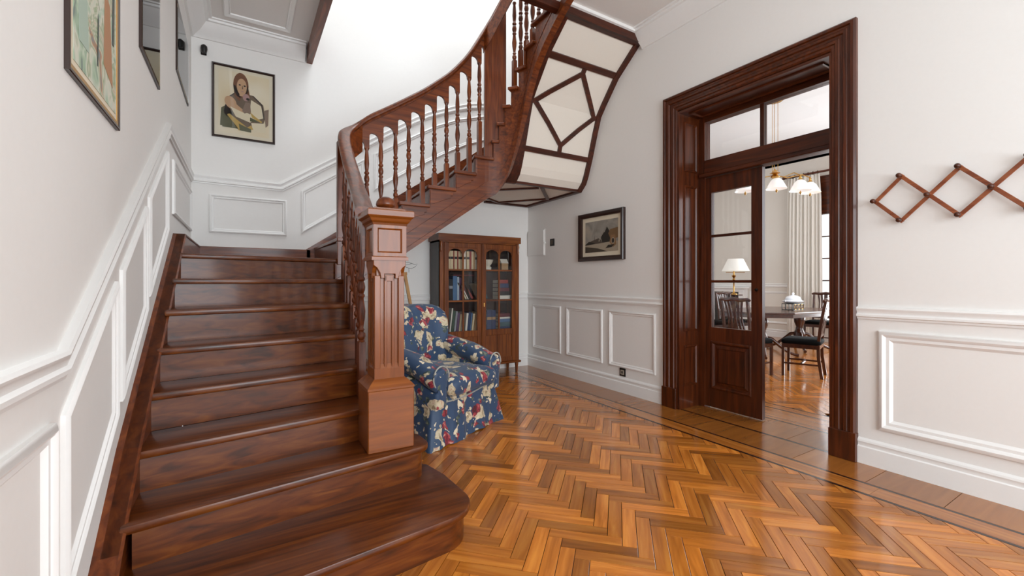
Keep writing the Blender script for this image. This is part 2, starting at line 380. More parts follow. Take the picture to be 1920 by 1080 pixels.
# threshold inside the doorway and the dining room floor
strip(3.647, 3.672, DO0, DO1, 'inlay_strip', inlay)
yy = DO0
while yy < DO1-.01:
    h = min(.33, DO1-yy); mm = M(); slab(mm, [(3.673, yy), (4.10, yy), (4.10, yy+h), (3.673, yy+h)]); mm.build('threshold_plank', FBD, floor); yy += h
for x0, x1, nm, mt in ((4.101, 4.122, 'inlay_strip', inlay), (4.123, 4.46, 'border_strip', FBY), (4.461, 4.482, 'inlay_strip', inlay), (4.483, 4.60, 'border_strip', FBY), (4.601, 4.622, 'inlay_strip', inlay)):
    strip(x0, x1, .5, 7.2, nm, mt)
m = M(); nd_ = 0
for k in range(-140, 160):
    for j in range(-16, 22):
        a0 = (k+10*j)*bw; b0 = k*bw
        for hor, (a, b, la, lb) in enumerate(((a0+bl, b0+bw-bl, bw, bl), (a0, b0, bl, bw))):
            P = lambda u, v: (4.0+u*q+v*q-1, 3+u*q-v*q)
            poly = [P(a, b), P(a+la, b), P(a+la, b+lb), P(a, b+lb)]
            cx = sum(p[0] for p in poly)/4; cy = sum(p[1] for p in poly)/4
            if not (4.5 < cx < 8.2 and 2.0 < cy < 5.2): continue
            slab(m, clip(poly, -1, 0, -4.623), mi=hor)
m.build('dining_parquet_blocks', [FB1, FB2], floor, kind='stuff')
M().box(8.15, 10.3, .5, 7.2, -.014, -.0005).build('dining_floor_boards', FBY, floor)

# ------------------------------------------------------------------ staircase
st = thing('staircase', 'dark polished wooden staircase with turned balusters climbing round three walls', 'staircase', (.66, 2.3, 0))
Lz = [0, .172, .352, .535, .718, .896, 1.085, 1.27, 1.452]
LN = [None, None, 2.105, 2.385, 2.659, 2.929, 3.195, 3.516, 3.85]     # nosing at left wall
RN = [None, None, 2.30, 2.565, 2.86, 3.125, 3.45, 3.78, 4.13]         # nosing at x = .70
SX, RX = -.385, .70
NO, TT = .032, .036
def nose(k, x): return LN[k]+(RN[k]-LN[k])*(x-SX)/(RX-SX)
# two bottom steps with rounded ends
def bull(front_l, front_r, xr, r, yb_):
    pts = [(SX, front_l)]; dx = xr-SX; sl = (front_r-front_l)/dx
    cx, cy = xr-r, front_l+sl*(xr-r-SX)+r*math.sqrt(1+sl*sl)
    a0 = math.atan2(-1, sl)
    for i in range(13):
        a = a0+(0.12-a0)*i/12
        pts.append((cx+r*math.cos(a), cy+r*math.sin(a)))
    return pts
f1 = bull(1.70, 1.868, .975, .19, 2.6)+[(.965, 2.30), (.93, 2.48), (.80, 2.60), (SX, 2.36)]
f2 = bull(2.105, 2.302, .89, .085, 2.7)+[(.885, 2.50), (.80, 2.66), (.56, 2.72), (SX, 2.52)]
for k, p in ((1, f1), (2, f2)):
    M().prism(p, Lz[k]-TT, Lz[k]).build('tread', TX, st, bev=.010, seg=2, smooth=40)
    M().prism(inset(p, NO), Lz[k-1], Lz[k]-TT).build('riser', TX, st, smooth=40)
for k in range(3, 9):
    yl = LN[k+1]+.03 if k < 8 else YB; yr = RN[k+1]+.03 if k < 8 else YB
    m = M(); m.prism([(SX, LN[k]), (RX+.03, nose(k, RX+.03)), (RX+.03, yr), (SX, yl)], Lz[k]-TT, Lz[k])
    m.build('landing' if k == 8 else 'tread', TX, st, bev=.010, seg=2, smooth=40)
    y0, y1 = LN[k]+NO, RN[k]+NO
    M().prism([(SX, y0), (RX, y1), (RX, y1+.02), (SX, y0+.02)], Lz[k-1]-.001, Lz[k]-TT).build('riser', TX, st)
# wall string on the left
skp = [(1.55, -.05), (1.60, -.05), (2.045, .285), (2.393, .555), (4.13, 1.612), (YB, 1.612), (YB, 1.35), (4.2, 1.35), (2.5, .2), (2.3, 0), (1.55, 0)]
skp = [(1.45, 0), (1.66, 0.0), (2.045, .285), (2.393, .555), (4.13, 1.612), (YB, 1.612), (YB, 1.35), (4.3, 1.35), (2.6, .2), (2.4, 0)]
M().poly3([(XL, y, z) for y, z in skp[1:]], (1, 0, 0), XL*-1+SX+.012).build('wall_string', WY, st)
M().mould([(SX+.008, y, z) for y, z in [(1.66, -.02), (2.045, .285), (2.393, .555), (4.13, 1.612), (YB, 1.612)]], (1, 0, 0), [(0, -.045), (0, .006), (-.006, .014), (-.014, .012), (-.02, 0), (-.02, -.045)]).build('string_moulding', WY, st)
# outer string of the first flight and the panelled side below it
m = M(); op = [(2.6, .0), (2.6, .5)]
for k in range(4, 9): op += [(RN[k]+NO, Lz[k-1]-TT), (RN[k]+NO, Lz[k]-TT)]
op += [(4.2, Lz[8]-TT), (4.2, 0)]
m.poly3([(RX-.005, y, z) for y, z in op], (1, 0, 0), .035); m.build('side_panel', WY, st)
M().box(RX-.005, RX+.03, 4.2, YB, 0, 1.40).build('side_panel', WY, st)

# --- upper flights: inner line of plan
CXA, CYA = 2.2, 3.8
def plan(s, r):   # r = radius of the arc; straight run at y=CYA+r from x=.72
    L0 = CXA-.70; La = PI/2*.34
    if s <= L0: return (.70+s, CYA+r, 0.0)
    if s <= L0+La:
        th = (s-L0)/.34; return (CXA+r*math.sin(th), CYA+r*math.cos(th), th)
    return (CXA+r, CYA-(s-L0-La), PI/2)
L0 = CXA-.70; La = PI/2*.34
RS = .188
TZ = {k: 1.452+RS*k for k in range(0, 15)}
sk = {1: .04, 2: .31, 3: .596, 4: .88, 5: 1.16, 6: 1.39, 7: 1.60, 8: 1.66, 9: 1.72, 10: 1.79, 11: 1.88, 12: 2.0, 13: 2.15, 14: 2.40, 15: 2.66}
outer = {1: (.70, YB), 2: (1.0, YB), 3: (1.32, YB), 4: (1.66, YB), 5: (2.02, YB), 6: (2.4, YB), 7: (2.85, YB), 8: (3.35, YB), 9: (XR, 5.2), 10: (XR, 4.85), 11: (XR, 4.5), 12: (XR, 4.15), 13: (XR, 3.85), 14: (XR, 3.55), 15: (XR, 3.25)}
def bot(s):
    x = .70+s
    if s < L0+.03: return 1.505+.69*(x-1.29)
    return lerp(s, [(L0+.03, 2.154), (L0+.13, 2.20), (L0+.21, 2.30), (L0+.28, 2.45), (L0+.36, 2.70), (L0+.44, 2.97), (L0+La, 3.22), (L0+La+.12, 3.42), (L0+La+.28, 3.58), (L0+La+.5, 3.74), (L0+La+.75, 3.88)])
RSF = .34      # string face radius
NT = 14
for k in range(1, NT+1):
    a, b = sk[k], sk[k+1]
    ss = [a-.03]+[a+(b-a)*i/4 for i in range(5)]
    inn = [plan(s, RSF-.034)[:2] for s in ss]
    o0, o1 = outer[k], outer[k+1]
    poly = inn+[o1]+([(XR, YB)] if o0[1] == YB and o1[0] == XR and o1[1] < YB else [])+[o0]
    M().prism([(x, y) for x, y in poly], TZ[k]-.034, TZ[k]).build('tread', WX, st, bev=.006)
    p = plan(a, RSF)[:2]; d = Vector((o0[0]-p[0], o0[1]-p[1], 0)); nn = Vector((d.y, -d.x, 0)).normalized()*.018
    M().loft([[(p[0], p[1], z), (o0[0], o0[1], z), (o0[0]+nn.x, o0[1]+nn.y, z), (p[0]+nn.x, p[1]+nn.y, z)] for z in (TZ[k-1]-.01, TZ[k]-.034)]).build('riser', WX, st)
# cut string following the plan, with a raised band along its lower edge
cuts = sorted(set([0.0]+[sk[k] for k in range(1, 15)]+[L0+La*i/12 for i in range(13)]+[i*.25 for i in range(1, 6)]+[2.3, 2.4, 2.6, 2.72]))
m = M()
for a, b in zip(cuts, cuts[1:]):
    k = max([j for j in range(0, 15) if j == 0 or sk[j] <= a+1e-6]); zt = TZ[k]-.034 if k else 1.41
    A, Bp = plan(a, RSF), plan(b, RSF); A2, B2 = plan(a, RSF+.05), plan(b, RSF+.05)
    za, zb = bot(a), bot(b)
    m.add([(A[0], A[1], za), (Bp[0], Bp[1], zb), (Bp[0], Bp[1], zt), (A[0], A[1], zt), (A2[0], A2[1], za), (B2[0], B2[1], zb), (B2[0], B2[1], zt), (A2[0], A2[1], zt)],
          [(0, 1, 2, 3), (7, 6, 5, 4), (0, 4, 5, 1), (3, 2, 6, 7), (0, 3, 7, 4), (1, 5, 6, 2)])
m.build('outer_string', WXS, st, smooth=30)
cc = [i*.06 for i in range(46)]
def band(z0, z1, t0, name):
    m = M(); rr = []
    for s in cc:
        f = plan(s, RSF+.002); g = plan(s, RSF-t0); w = min(1, max(.5, 1))
        rr.append([(f[0], f[1], bot(s)+z0), (g[0], g[1], bot(s)+z0), (g[0], g[1], bot(s)+z1), (f[0], f[1], bot(s)+z1)])
    m.loft(rr); return m.build(name, WXS, st, smooth=40)
band(-.012, .035, .026, 'string_bead'); band(.0, .155, .013, 'string_band'); band(.155, .168, .018, 'string_bead')
for k in range(1, 7):    # bracket plates under the tread ends
    s0, s1 = sk[k]+.005, sk[k+1]+.02; z = TZ[k]-.034; y = CYA+RSF
    pts = [(s0, z-.012), (s1-.05, z-.012), (s1-.05, z-.05), (s1-.075, z-.05), (s1-.075, z-.075), (s1-.12, z-.085), (s0+.02, z-.15), (s0, z-.15)]
    if k < 6: M().poly3([(.70+s, y, zz) for s, zz in pts], (0, -1, 0), .009).build('tread_bracket', WX, st, bev=.002)

# --- soffit: panelled plaster curve under the upper flight
SP = [(5.488, 2.38), (4.28, 2.395), (4.20, 2.47), (4.16, 2.55), (4.083, 2.756), (3.997, 3.03), (3.93, 3.22), (3.85, 3.325), (3.642, 3.571), (3.464, 3.707), (3.311, 3.825), (3.27, 3.855)]
SX0 = 2.555
sof = M().loft([[(SX0, y, z+.03) for y, z in SP], [(XR, y, z+.03) for y, z in SP]], closed=False).build('soffit', plast, st)
def zof(y): return lerp(-y, [(-a, b) for a, b in SP])
def soffit_panel(poly):   # polygon in (x, y) laid on the curve, cut at each profile break
    m = M()
    for (ya, za), (yb2, zb) in zip(SP, SP[1:]):
        p = clip(clip(poly, 0, 1, ya), 0, -1, -yb2)
        if len(p) > 2:
            n = len(p); Z = [za+(zb-za)*(y-ya)/(yb2-ya) for _, y in p]
            nv = Vector((0, -(zb-za), (yb2-ya))).normalized(); nv = -nv if nv.z < 0 else nv
            lo = [(x, y, z+.004) for (x, y), z in zip(p, Z)]
            m.add(lo+[(x, y+nv.y*.02, z+.004+nv.z*.02) for (x, y, _), z in zip([(a, b, 0) for a, b in p], Z)], [tuple(range(n)), tuple(range(2*n-1, n-1, -1))]+[(i, (i+1) % n, n+(i+1) % n, n+i) for i in range(n)])
    return m.build('soffit_panel', plast, sof)
A, A0, Bq, B0, Cq, C1, Dq, D0 = (2.70, 3.931), (2.56, 3.935), (3.163, 3.684), (3.162, 3.63), (3.549, 3.942), (3.645, 3.935), (3.145, 4.059), (3.146, 4.09)
soffit_panel([(SX0, 5.488), (XR, 5.488), (XR, 4.285), (SX0, 4.285)])
soffit_panel([(SX0, 4.275), (XR, 4.275), (XR, 4.095), (SX0, 4.095)])
soffit_panel([(SX0, 3.62), (XR, 3.62), (XR, 3.275), (SX0, 3.275)])
soffit_panel([A, Bq, Cq, Dq])
yT, yB = 3.625, 4.09
soffit_panel([(SX0, A[1]), A, Bq, (Bq[0], yT), (SX0, yT)]); soffit_panel([(Bq[0], yT), Bq, Cq, (XR, Cq[1]), (XR, yT)])
soffit_panel([(SX0, yB), (SX0, A[1]), A, Dq, (Dq[0], yB)]); soffit_panel([(Dq[0], yB), Dq, Cq, (XR, Cq[1]), (XR, yB)])
def batten(p, q_, w=.05, t=.022):
    m = M(); p = Vector((p[0], p[1], 0)); q_ = Vector((q_[0], q_[1], 0))
    brk = [0, 1]+[((y-p.y)/(q_.y-p.y)) for y, _ in SP if abs(q_.y-p.y) > 1e-4 and 0 < (y-p.y)/(q_.y-p.y) < 1]
    brk = sorted(set(round(b, 5) for b in brk)); rings = []
    P3 = [Vector((p.x+(q_.x-p.x)*b, p.y+(q_.y-p.y)*b, zof(p.y+(q_.y-p.y)*b))) for b in brk]
    for i, c in enumerate(P3):
        def nrm(y):
            for (ya, za), (yb2, zb) in zip(SP, SP[1:]):
                if yb2 <= y <= ya: return Vector((0, (zb-za), -(yb2-ya))).normalized()
            return Vector((0, 0, 1))
        n = (nrm(c.y+.004)+nrm(c.y-.004)).normalized(); n = -n if n.z > 0 else n
        t_ = (P3[min(i+1, len(P3)-1)]-P3[max(i-1, 0)]).normalized(); a = t_.cross(n).normalized()
        rings.append([tuple(c+a*w/2*i_+n*(t*j-.004)) for i_, j in ((-1, -.3), (1, -.3), (1, 1), (-1, 1))])
    return m.loft(rings).build('soffit_batten', BTX if abs(q_.x-p.x) > abs(q_.y-p.y) else BTY, sof)
batten((SX0, yB), (XR, yB), .06); batten((SX0, yT), (XR, yT), .065); batten((SX0, 4.285), (XR, 4.285), .045)
for p, w in ((A, Bq), (Bq, Cq), (Cq, Dq), (Dq, A), (A, A0), (Bq, B0), (Cq, C1), (Dq, D0)): batten(p, w, .05)
batten((XR-.03, 5.48), (XR-.03, 3.275), .065, .028); batten((SX0+.05, 4.30), (SX0+.05, 3.275), .13, .028)
batten((2.9, 5.46), (XR-.02, 5.46), .05, .028); batten((2.60, 5.1), (3.14, 5.45), .035); batten((2.60, 4.80), (3.07, 4.38), .035); batten((3.07, 4.32), (3.57, 4.88), .04); batten((3.10, 5.43), (3.55, 4.88), .035)
M().box(.68, XR, 3.262, 3.34, 3.79, 3.885).build('fascia', BTX, st)
# underside of the winding part beyond the string
M().loft([[(1.0+.14*i, 4.19, bot(.30+.14*i)+.03) for i in range(9)]+[(2.35, 4.19, 2.40)], [(1.0+.14*i, 5.488, bot(.30+.14*i)+.33) for i in range(9)]+[(2.9, 5.488, 2.44)], ], closed=False).build('winder_soffit', plast, st)

# --- handrail, apron and balusters
BR = .385      # balusters' line radius
zr2 = [(0.0, 2.61), (.10, 2.675), (.30, 2.80), (.55, 2.965), (.84, 3.17), (1.12, 3.41), (1.32, 3.65), (1.5, 3.95), (1.63, 4.22), (1.77, 4.48), (1.9, 4.66), (2.03, 4.78), (2.5, 5.05), (2.75, 5.2)]
def smooth_lerp(x, pts):
    return sum(lerp(x+d, pts) for d in (-.06, -.03, 0, .03, .06))/5
f1p = [(.590, 2.56, 1.675), (.605, 2.65, 1.71), (.63, 2.82, 1.785), (.655, 3.0, 1.86), (.68, 3.2, 1.955), (.70, 3.4, 2.075), (.712, 3.6, 2.215), (.722, 3.75, 2.335)]
corner = [(.728, 3.86, 2.43), (.742, 3.96, 2.51), (.768, 4.06, 2.585), (.81, 4.13, 2.64), (.87, 4.17, 2.69), (.94, 4.184, 2.75)]
f2p = []
s = .31
while s < 2.70:
    x, y, th = plan(s, BR); f2p.append((x, y, smooth_lerp(s, zr2))); s += .05
RP = [(-.03, -.075), (.03, -.075), (.036, -.058), (.05, -.05), (.054, -.03), (.05, -.012), (.034, -.002), (0, .002), (-.034, -.002), (-.05, -.012), (-.054, -.03), (-.05, -.05), (-.036, -.058)]
def chaikin(P, n=2):
    for _ in range(n):
        Q = [P[0]]
        for a, b in zip(P, P[1:]): Q += [tuple(.75*x+.25*y for x, y in zip(a, b)), tuple(.25*x+.75*y for x, y in zip(a, b))]
        P = Q+[P[-1]]
    return P
M().sweep(chaikin(f1p+corner+f2p), RP).build('handrail', WY, st, smooth=50)
# apron: board below the rail cut in arches between balusters
def apron(pts, marks, depth, arch, name):
    d = [0]
    for p, r in zip(pts, pts[1:]): d.append(d[-1]+(Vector(r)-Vector(p)).xy.length)
    def at(s): return tuple(lerp(s, list(zip(d, [p[i] for p in pts]))) for i in range(3))
    ss = set([0, d[-1]])
    for a, b in zip(marks, marks[1:]):
        ss.update([a, a+.0215, a+.0225, b-.0225, b-.0215]); ss.update(a+.0225+(b-a-.045)*i/12 for i in range(1, 12))
    ss = sorted(ss); rings = []
    for i, s in enumerate(ss):
        x, y, z = at(s); x2, y2, _ = at(min(s+.01, d[-1])); x1, y1, _ = at(max(s-.01, 0))
        t = Vector((x2-x1, y2-y1, 0)).normalized(); n = Vector((t.y, -t.x, 0))*.013
        zb = z-depth
        for a, b in zip(marks, marks[1:]):
            if a <= s <= b:
                w = (b-a); h = .022; u = (s-(a+b)/2)/(w/2-h)
                zm = at((a+b)/2)[2]-depth
                if u <= -1: zb = at(a)[2]-depth
                else: zb = at(b)[2]-depth+(arch*(.22+.78*math.sqrt(max(0, 1-((u+.3)/(1.3 if u > -.3 else .78))**2))) if u < 1 else 0)
        zt = z-.06; zb = min(zb, zt-.04)
        rings.append([(x+n.x, y+n.y, zb), (x-n.x, y-n.y, zb), (x-n.x, y-n.y, zt), (x+n.x, y+n.y, zt)])
    M().loft(rings).build(name, WX, st, smooth=25); return at
BP = [(.0, .0), (.016, 0), (.018, .01), (.012, .018), (.019, .03), (.019, .05), (.0125, .06), (.0125, .075), (.017, .082), (.011, .095), (.013, .115), (.019, .16), (.021, .20), (.016, .25), (.0125, .285), (.018, .295), (.018, .305), (.012, .315), (.0185, .335), (.0205, .355), (.0165, .38), (.012, .392), (.0185, .402), (.0185, .415), (.012, .425), (.015, .45), (.0185, .50), (.016, .56), (.0115, .62), (.017, .632), (.017, .645), (.0, .645)]
def baluster(x, y, z0, z1, rz=0):
    m = M(); hb = max(.05, z1-z0-.63)
    rot = Matrix.Rotation(rz, 4, 'Z')
    m.T = Matrix.Translation((x, y, 0)) @ rot
    m.loft([[(-.0215, -.0215, z0), (.0215, -.0215, z0), (.0215, .0215, z0), (-.0215, .0215, z0)], [(-.0215, -.0215, z0+hb), (.0215, -.0215, z0+hb), (.0215, .0215, z0+hb), (-.0215, .0215, z0+hb)], [(-.008, -.008, z0+hb+.018), (.008, -.008, z0+hb+.018), (.008, .008, z0+hb+.018), (-.008, .008, z0+hb+.018)]])
    h = z1-z0-hb
    m.lathe([(r*1.22, z0+hb+zz/.645*h) for r, zz in BP], seg=10)
    return m.build('baluster', WZ, st, smooth=50)
# flight one: two balusters a tread
p1 = f1p+corner
b1y = [2.83, 2.97, 3.11, 3.27, 3.42, 3.59, 3.75, 3.90]
dd1 = [0]
for p, r in zip(p1, p1[1:]): dd1.append(dd1[-1]+(Vector(r)-Vector(p)).xy.length)
def s_at_y(yv): return lerp(yv, [(p[1], d) for p, d in zip(p1, dd1)])
at1 = apron(p1, [s_at_y(2.70)]+[s_at_y(v) for v in b1y]+[s_at_y(4.03)], .30, .06, 'rail_apron')
for v in b1y:
    x, y, z = at1(s_at_y(v)); k = max(j for j in range(3, 9) if nose(j, .66) <= v+.02)
    baluster(x, y, Lz[k], z-.29, .15)
x2 = [.975, 1.105, 1.245, 1.375, 1.514, 1.641, 1.772, 1.895, 2.029, 2.15]
p2 = [corner[-1]]+[p for p in f2p]
off = p2[0][0]
at2 = apron(p2, [.895-off+.01]+[v+.008-off for v in x2]+[2.22-off+.01], .30, .06, 'rail_apron')
for v in x2:
    x, y, z = at2(v+.008-off); k = max(j for j in range(0, 8) if j == 0 or sk[j] <= v-.70+.03)
    baluster(x, y, TZ[k], z-.295)
# corner post of the landing and solid turned panel round the bend
M().box(.715, .775, 4.12, 4.18, 1.40, 2.50).build('corner_post', WZ, st, bev=.004)
rings = []
for i in range(9):
    th = (.03+.40*i/8)*PI/2; s = L0+.34*th
    rr = []
    for r in (BR-.012, BR+.014):
        x, y, _ = plan(s, r); rr.append((x, y))
    kk = max(j for j in range(1, 15) if sk[j] <= s+.01)
    z0 = TZ[kk]-.2; z1 = smooth_lerp(s, zr2)-.06
    rings.append([(rr[0][0], rr[0][1], z0), (rr[1][0], rr[1][1], z0), (rr[1][0], rr[1][1], z1), (rr[0][0], rr[0][1], z1)])
M().loft(rings).build('bend_panel', WZ, st, smooth=40)
for s in (1.815, 1.885, 1.955, 2.05, 2.16, 2.28, 2.42, 2.56):
    x, y, th = plan(s, BR-.01); kk = max(j for j in range(1, 15) if sk[j] <= s+.01)
    baluster(x, y, TZ[kk], smooth_lerp(s, zr2)-.28)
# --- newel post
nw = st
NTm = Matrix.Translation((.678, 2.447, .352)) @ Matrix.Rotation(math.radians(-1), 4, 'Z')
nsub = []
def npart(m, name, mat, parent, **k):
    m2 = M(); m2.T = NTm; m2.add(m.v, m.f); return m2.build(name, mat, parent, **k)
def sq(h, z): return [(-h, -h, z), (h, -h, z), (h, h, z), (-h, h, z)]
post = npart(M().loft([sq(.10, .30), sq(.066, .37), sq(.066, 1.02), sq(.07, 1.25)]), 'newel_post', NZ, st)
npart(M().loft([sq(.122, 0), sq(.122, .325)]), 'plinth', NX, post, bev=.004)
npart(M().loft([sq(.124, .325), sq(.124, .336), sq(.110, .352), sq(.096, .366), sq(.082, .378)]), 'plinth_moulding', NX, post)
# shaft: corner stiles with flutes between, chamfered at head and foot
sh = M()
for ix in (-1, 1):
    for iy in (-1, 1): sh.box(min(ix*.098, ix*.060), max(ix*.098, ix*.060), min(iy*.098, iy*.060), max(iy*.098, iy*.060), .40, 1.0)
npart(M().loft([sq(.080, .378), sq(.080, .43), sq(.068, .455)]), 'shaft_foot', NZ, post)
for ix in (-1, 1):
    for iy in (-1, 1): npart(M().box(min(ix*.080, ix*.048), max(ix*.080, ix*.048), min(iy*.080, iy*.048), max(iy*.080, iy*.048), .43, .93), 'corner_stile', NZ, post, bev=.003)
for a in range(4):
    mm = M(); mm.T = Matrix.Rotation(a*PI/2, 4, 'Z')
    mm.box(-.027, -.013, -.077, -.06, .43, .93); mm.box(.013, .027, -.077, -.06, .43, .93); mm.box(-.027, .027, -.077, -.06, .90, .935)
    npart(mm, 'flute_fillet', NZ, post, bev=.002)
    mm = M(); mm.T = Matrix.Rotation(a*PI/2, 4, 'Z')
    hd = [(-.086, 1.02), (-.086, .985), (-.068, .972), (-.052, .945), (-.047, .915), (-.029, .915), (-.029, .94), (.029, .94), (.029, .915), (.047, .915), (.052, .945), (.068, .972), (.086, .985), (.086, 1.02)]
    mm.poly3([(x, -.066, z) for x, z in hd], (0, -1, 0), .021); npart(mm, 'shaft_head', NZ, post, bev=.002)
npart(M().loft([sq(.098, 1.012), sq(.098, 1.03), sq(.088, 1.036)]), 'neck_moulding', NX, post)
npart(M().loft([sq(.080, 1.03), sq(.080, 1.20)]), 'head_block', NZ, post)
for a in range(4):
    mm = M(); mm.T = Matrix.Rotation(a*PI/2, 4, 'Z')
    mm.mould([(-.086, -.080, 1.033), (.086, -.080, 1.033), (.086, -.080, 1.205), (-.086, -.080, 1.205)], (0, -1, 0), [(0, 0), (0, .010), (.020, .010), (.026, .003), (.028, 0)], closed=True)
    npart(mm, 'head_panel_frame', NZ, post)
npart(M().loft([sq(.090, 1.20), sq(.094, 1.212), sq(.104, 1.222), sq(.110, 1.235), sq(.124, 1.247), sq(.124, 1.278), sq(.116, 1.284)]), 'cap', NX, post, bev=.002)
npart(M().loft([sq(.085, 1.283), sq(.085, 1.292), sq(.078, 1.297)]), 'cap_step', NX, post)
npart(M().lathe([(.0, 1.29), (.044, 1.292), (.044, 1.302), (.036, 1.306), (.05, 1.315), (.053, 1.325), (.050, 1.34), (.038, 1.357), (.018, 1.367), (.0, 1.369)], seg=20), 'finial', WZ, post, smooth=50)

# ------------------------------------------------------------------ door to the dining room
door = struct('door_1', M().box(XR-.001, XR+.30, DO1-.004, DO1, 0, DOZ), DZ)
CAS = [(0, 0), (0, .03), (.012, .042), (.03, .042), (.036, .030), (.05, .030), (.056, .036), (.075, .036), (.082, .024), (.10, .024), (.106, .030), (.125, .030), (.132, .022), (.150, .022), (.162, .014), (.168, 0)]
y0, y1, zt = 2.985, 1.345, 3.085
M().mould([(XR, y1, .20), (XR, y1, zt), (XR, y0, zt), (XR, y0, .20)], NR, CAS).build('casing', DZ, door, smooth=30)
for ya, yb2 in ((y1-.004, y1+.164), (y0-.164, y0+.004)): M().box(XR-.047, XR, ya, yb2, 0, .20).build('plinth_block', DZ, door, bev=.003)
# reveals with panels
for yy, nrm_ in ((DO1, -1), (DO0, 1)):
    ya, yb2 = (yy-.022, yy) if nrm_ < 0 else (yy, yy+.012)
    M().box(XR-.02, XR+.30, ya, yb2, 0, DOZ).build('jamb', DZ, door)
    for za, zb in ((.22, .62), (.76, 2.20), (2.34, 2.82)):
        yf = ya if nrm_ < 0 else yb2
        pts = [(XR+.05, yf, za), (XR+.25, yf, za), (XR+.25, yf, zb), (XR+.05, yf, zb)]
        M().mould(pts if nrm_ < 0 else pts[::-1], (0, nrm_, 0), [(0, 0), (0, .010), (.012, .012), (.022, .003), (.024, 0)], closed=True).build('jamb_moulding', DZ, door)
M().box(XR-.02, XR+.30, DO0+.012, DO1-.022, DOZ-.02, DOZ).build('head_jamb', DY, door)
M().mould([(XR+.05, DO0+.08, DOZ-.02), (XR+.05, DO1-.08, DOZ-.02), (XR+.25, DO1-.08, DOZ-.02), (XR+.25, DO0+.08, DOZ-.02)], (0, 0, -1), [(0, 0), (0, .010), (.012, .012), (.024, 0)], closed=True).build('jamb_moulding', DY, door)
# frame with transom light
fx0, fx1 = 3.93, 4.02
M().box(fx0, fx1, DO1-.09, DO1, 0, DOZ-.02).build('frame_post', DZ, door); M().box(fx0, fx1, DO0, DO0+.02, 0, DOZ-.02).build('frame_post', DZ, door)
M().box(fx0, fx1, DO0+.02, DO1-.09, 2.835, DOZ-.02).build('frame_head', DY, door)
M().box(fx0-.01, fx1, DO0+.02, DO1-.09, 2.285, 2.455).build('transom_bar', DY, door, bev=.004)
M().box(fx0-.035, fx0-.01, DO0+.02, DO1-.05, 2.285, 2.325).build('transom_moulding', DY, door, bev=.006)
M().box(fx0+.02, fx1-.02, 2.155, 2.19, 2.455, 2.835).build('transom_mullion', DZ, door)
for a, b in ((2.19, DO1-.09), (DO0+.02, 2.155)): M().box(3.972, 3.978, a, b, 2.455, 2.835).build('transom_pane', pane, door)
# closed leaf
lx0, lx1, ly0, ly1 = 3.955, 4.0, 2.172, 2.735
lf = M().box(lx0, lx1, ly0, ly0+.10, .012, 2.28); lf.box(lx0, lx1, ly1-.065, ly1, .012, 2.28); lf.box(lx0, lx1, ly0+.10, ly1-.065, 2.13, 2.28); lf.box(lx0, lx1, ly0+.10, ly1-.065, .012, .20); lf.box(lx0, lx1, ly0+.10, ly1-.065, .66, .80)
leaf = lf.build('door_leaf', DZ, door)
M().box(lx0+.014, lx1-.014, ly0+.10, ly1-.065, .20, .66).build('lower_panel', DZ, leaf)
M().mould([(lx0, ly1-.06, .195), (lx0, ly0+.095, .195), (lx0, ly0+.095, .665), (lx0, ly1-.06, .665)], (-1, 0, 0), [(0, 0), (0, .006), (.012, .012), (.022, .010), (.034, -.008), (.036, -.014)], closed=True).build('panel_moulding', DZ, leaf)
M().mould([(lx0+.014, ly1-.13, .265), (lx0+.014, ly0+.165, .265), (lx0+.014, ly0+.165, .595), (lx0+.014, ly1-.13, .595)], (-1, 0, 0), [(-.03, 0), (0, .009), (.004, .009), (.004, 0)], closed=True).build('raised_bevel', DZ, leaf); M().box(lx0+.005, lx0+.02, ly0+.165, ly1-.13, .265, .595).build('raised_field', DZ, leaf)
zz = [.80, 1.252, 1.70, 2.13]
for a, b in zip(zz, zz[1:]):
    M().box(3.974, 3.980, ly0+.10, ly1-.065, a, b).build('pane', pane, leaf)
    if a > .8: M().box(lx0+.006, lx1-.006, ly0+.10, ly1-.065, a-.012, a+.012).build('glazing_bar', DY, leaf)
mm = M(); mm.T = Matrix.Translation((lx0-.006, ly0+.05, 1.175)) @ Matrix.Rotation(PI/2, 4, 'Y'); mm.lathe([(0, .006), (.014, .006), (.014, -.002), (.006, -.006), (.006, -.02), (0, -.02)], seg=12); mm.build('door_bolt', dkmetal, leaf)
# second leaf swung back into the dining room
mm = M(); mm.T = Matrix.Translation((4.02, 1.50, 0)) @ Matrix.Rotation(math.radians(-100), 4, 'Z')
mm.box(-.02, .02, 0, .10, .012, 2.28); mm.box(-.02, .02, .50, .60, .012, 2.28); mm.box(-.02, .02, .1, .5, 2.13, 2.28); mm.box(-.02, .02, .1, .5, .012, .2); mm.box(-.02, .02, .1, .5, .66, .8); mm.box(-.008, .008, .1, .5, .2, .66)
lf2 = mm.build('door_leaf', DZ, door)

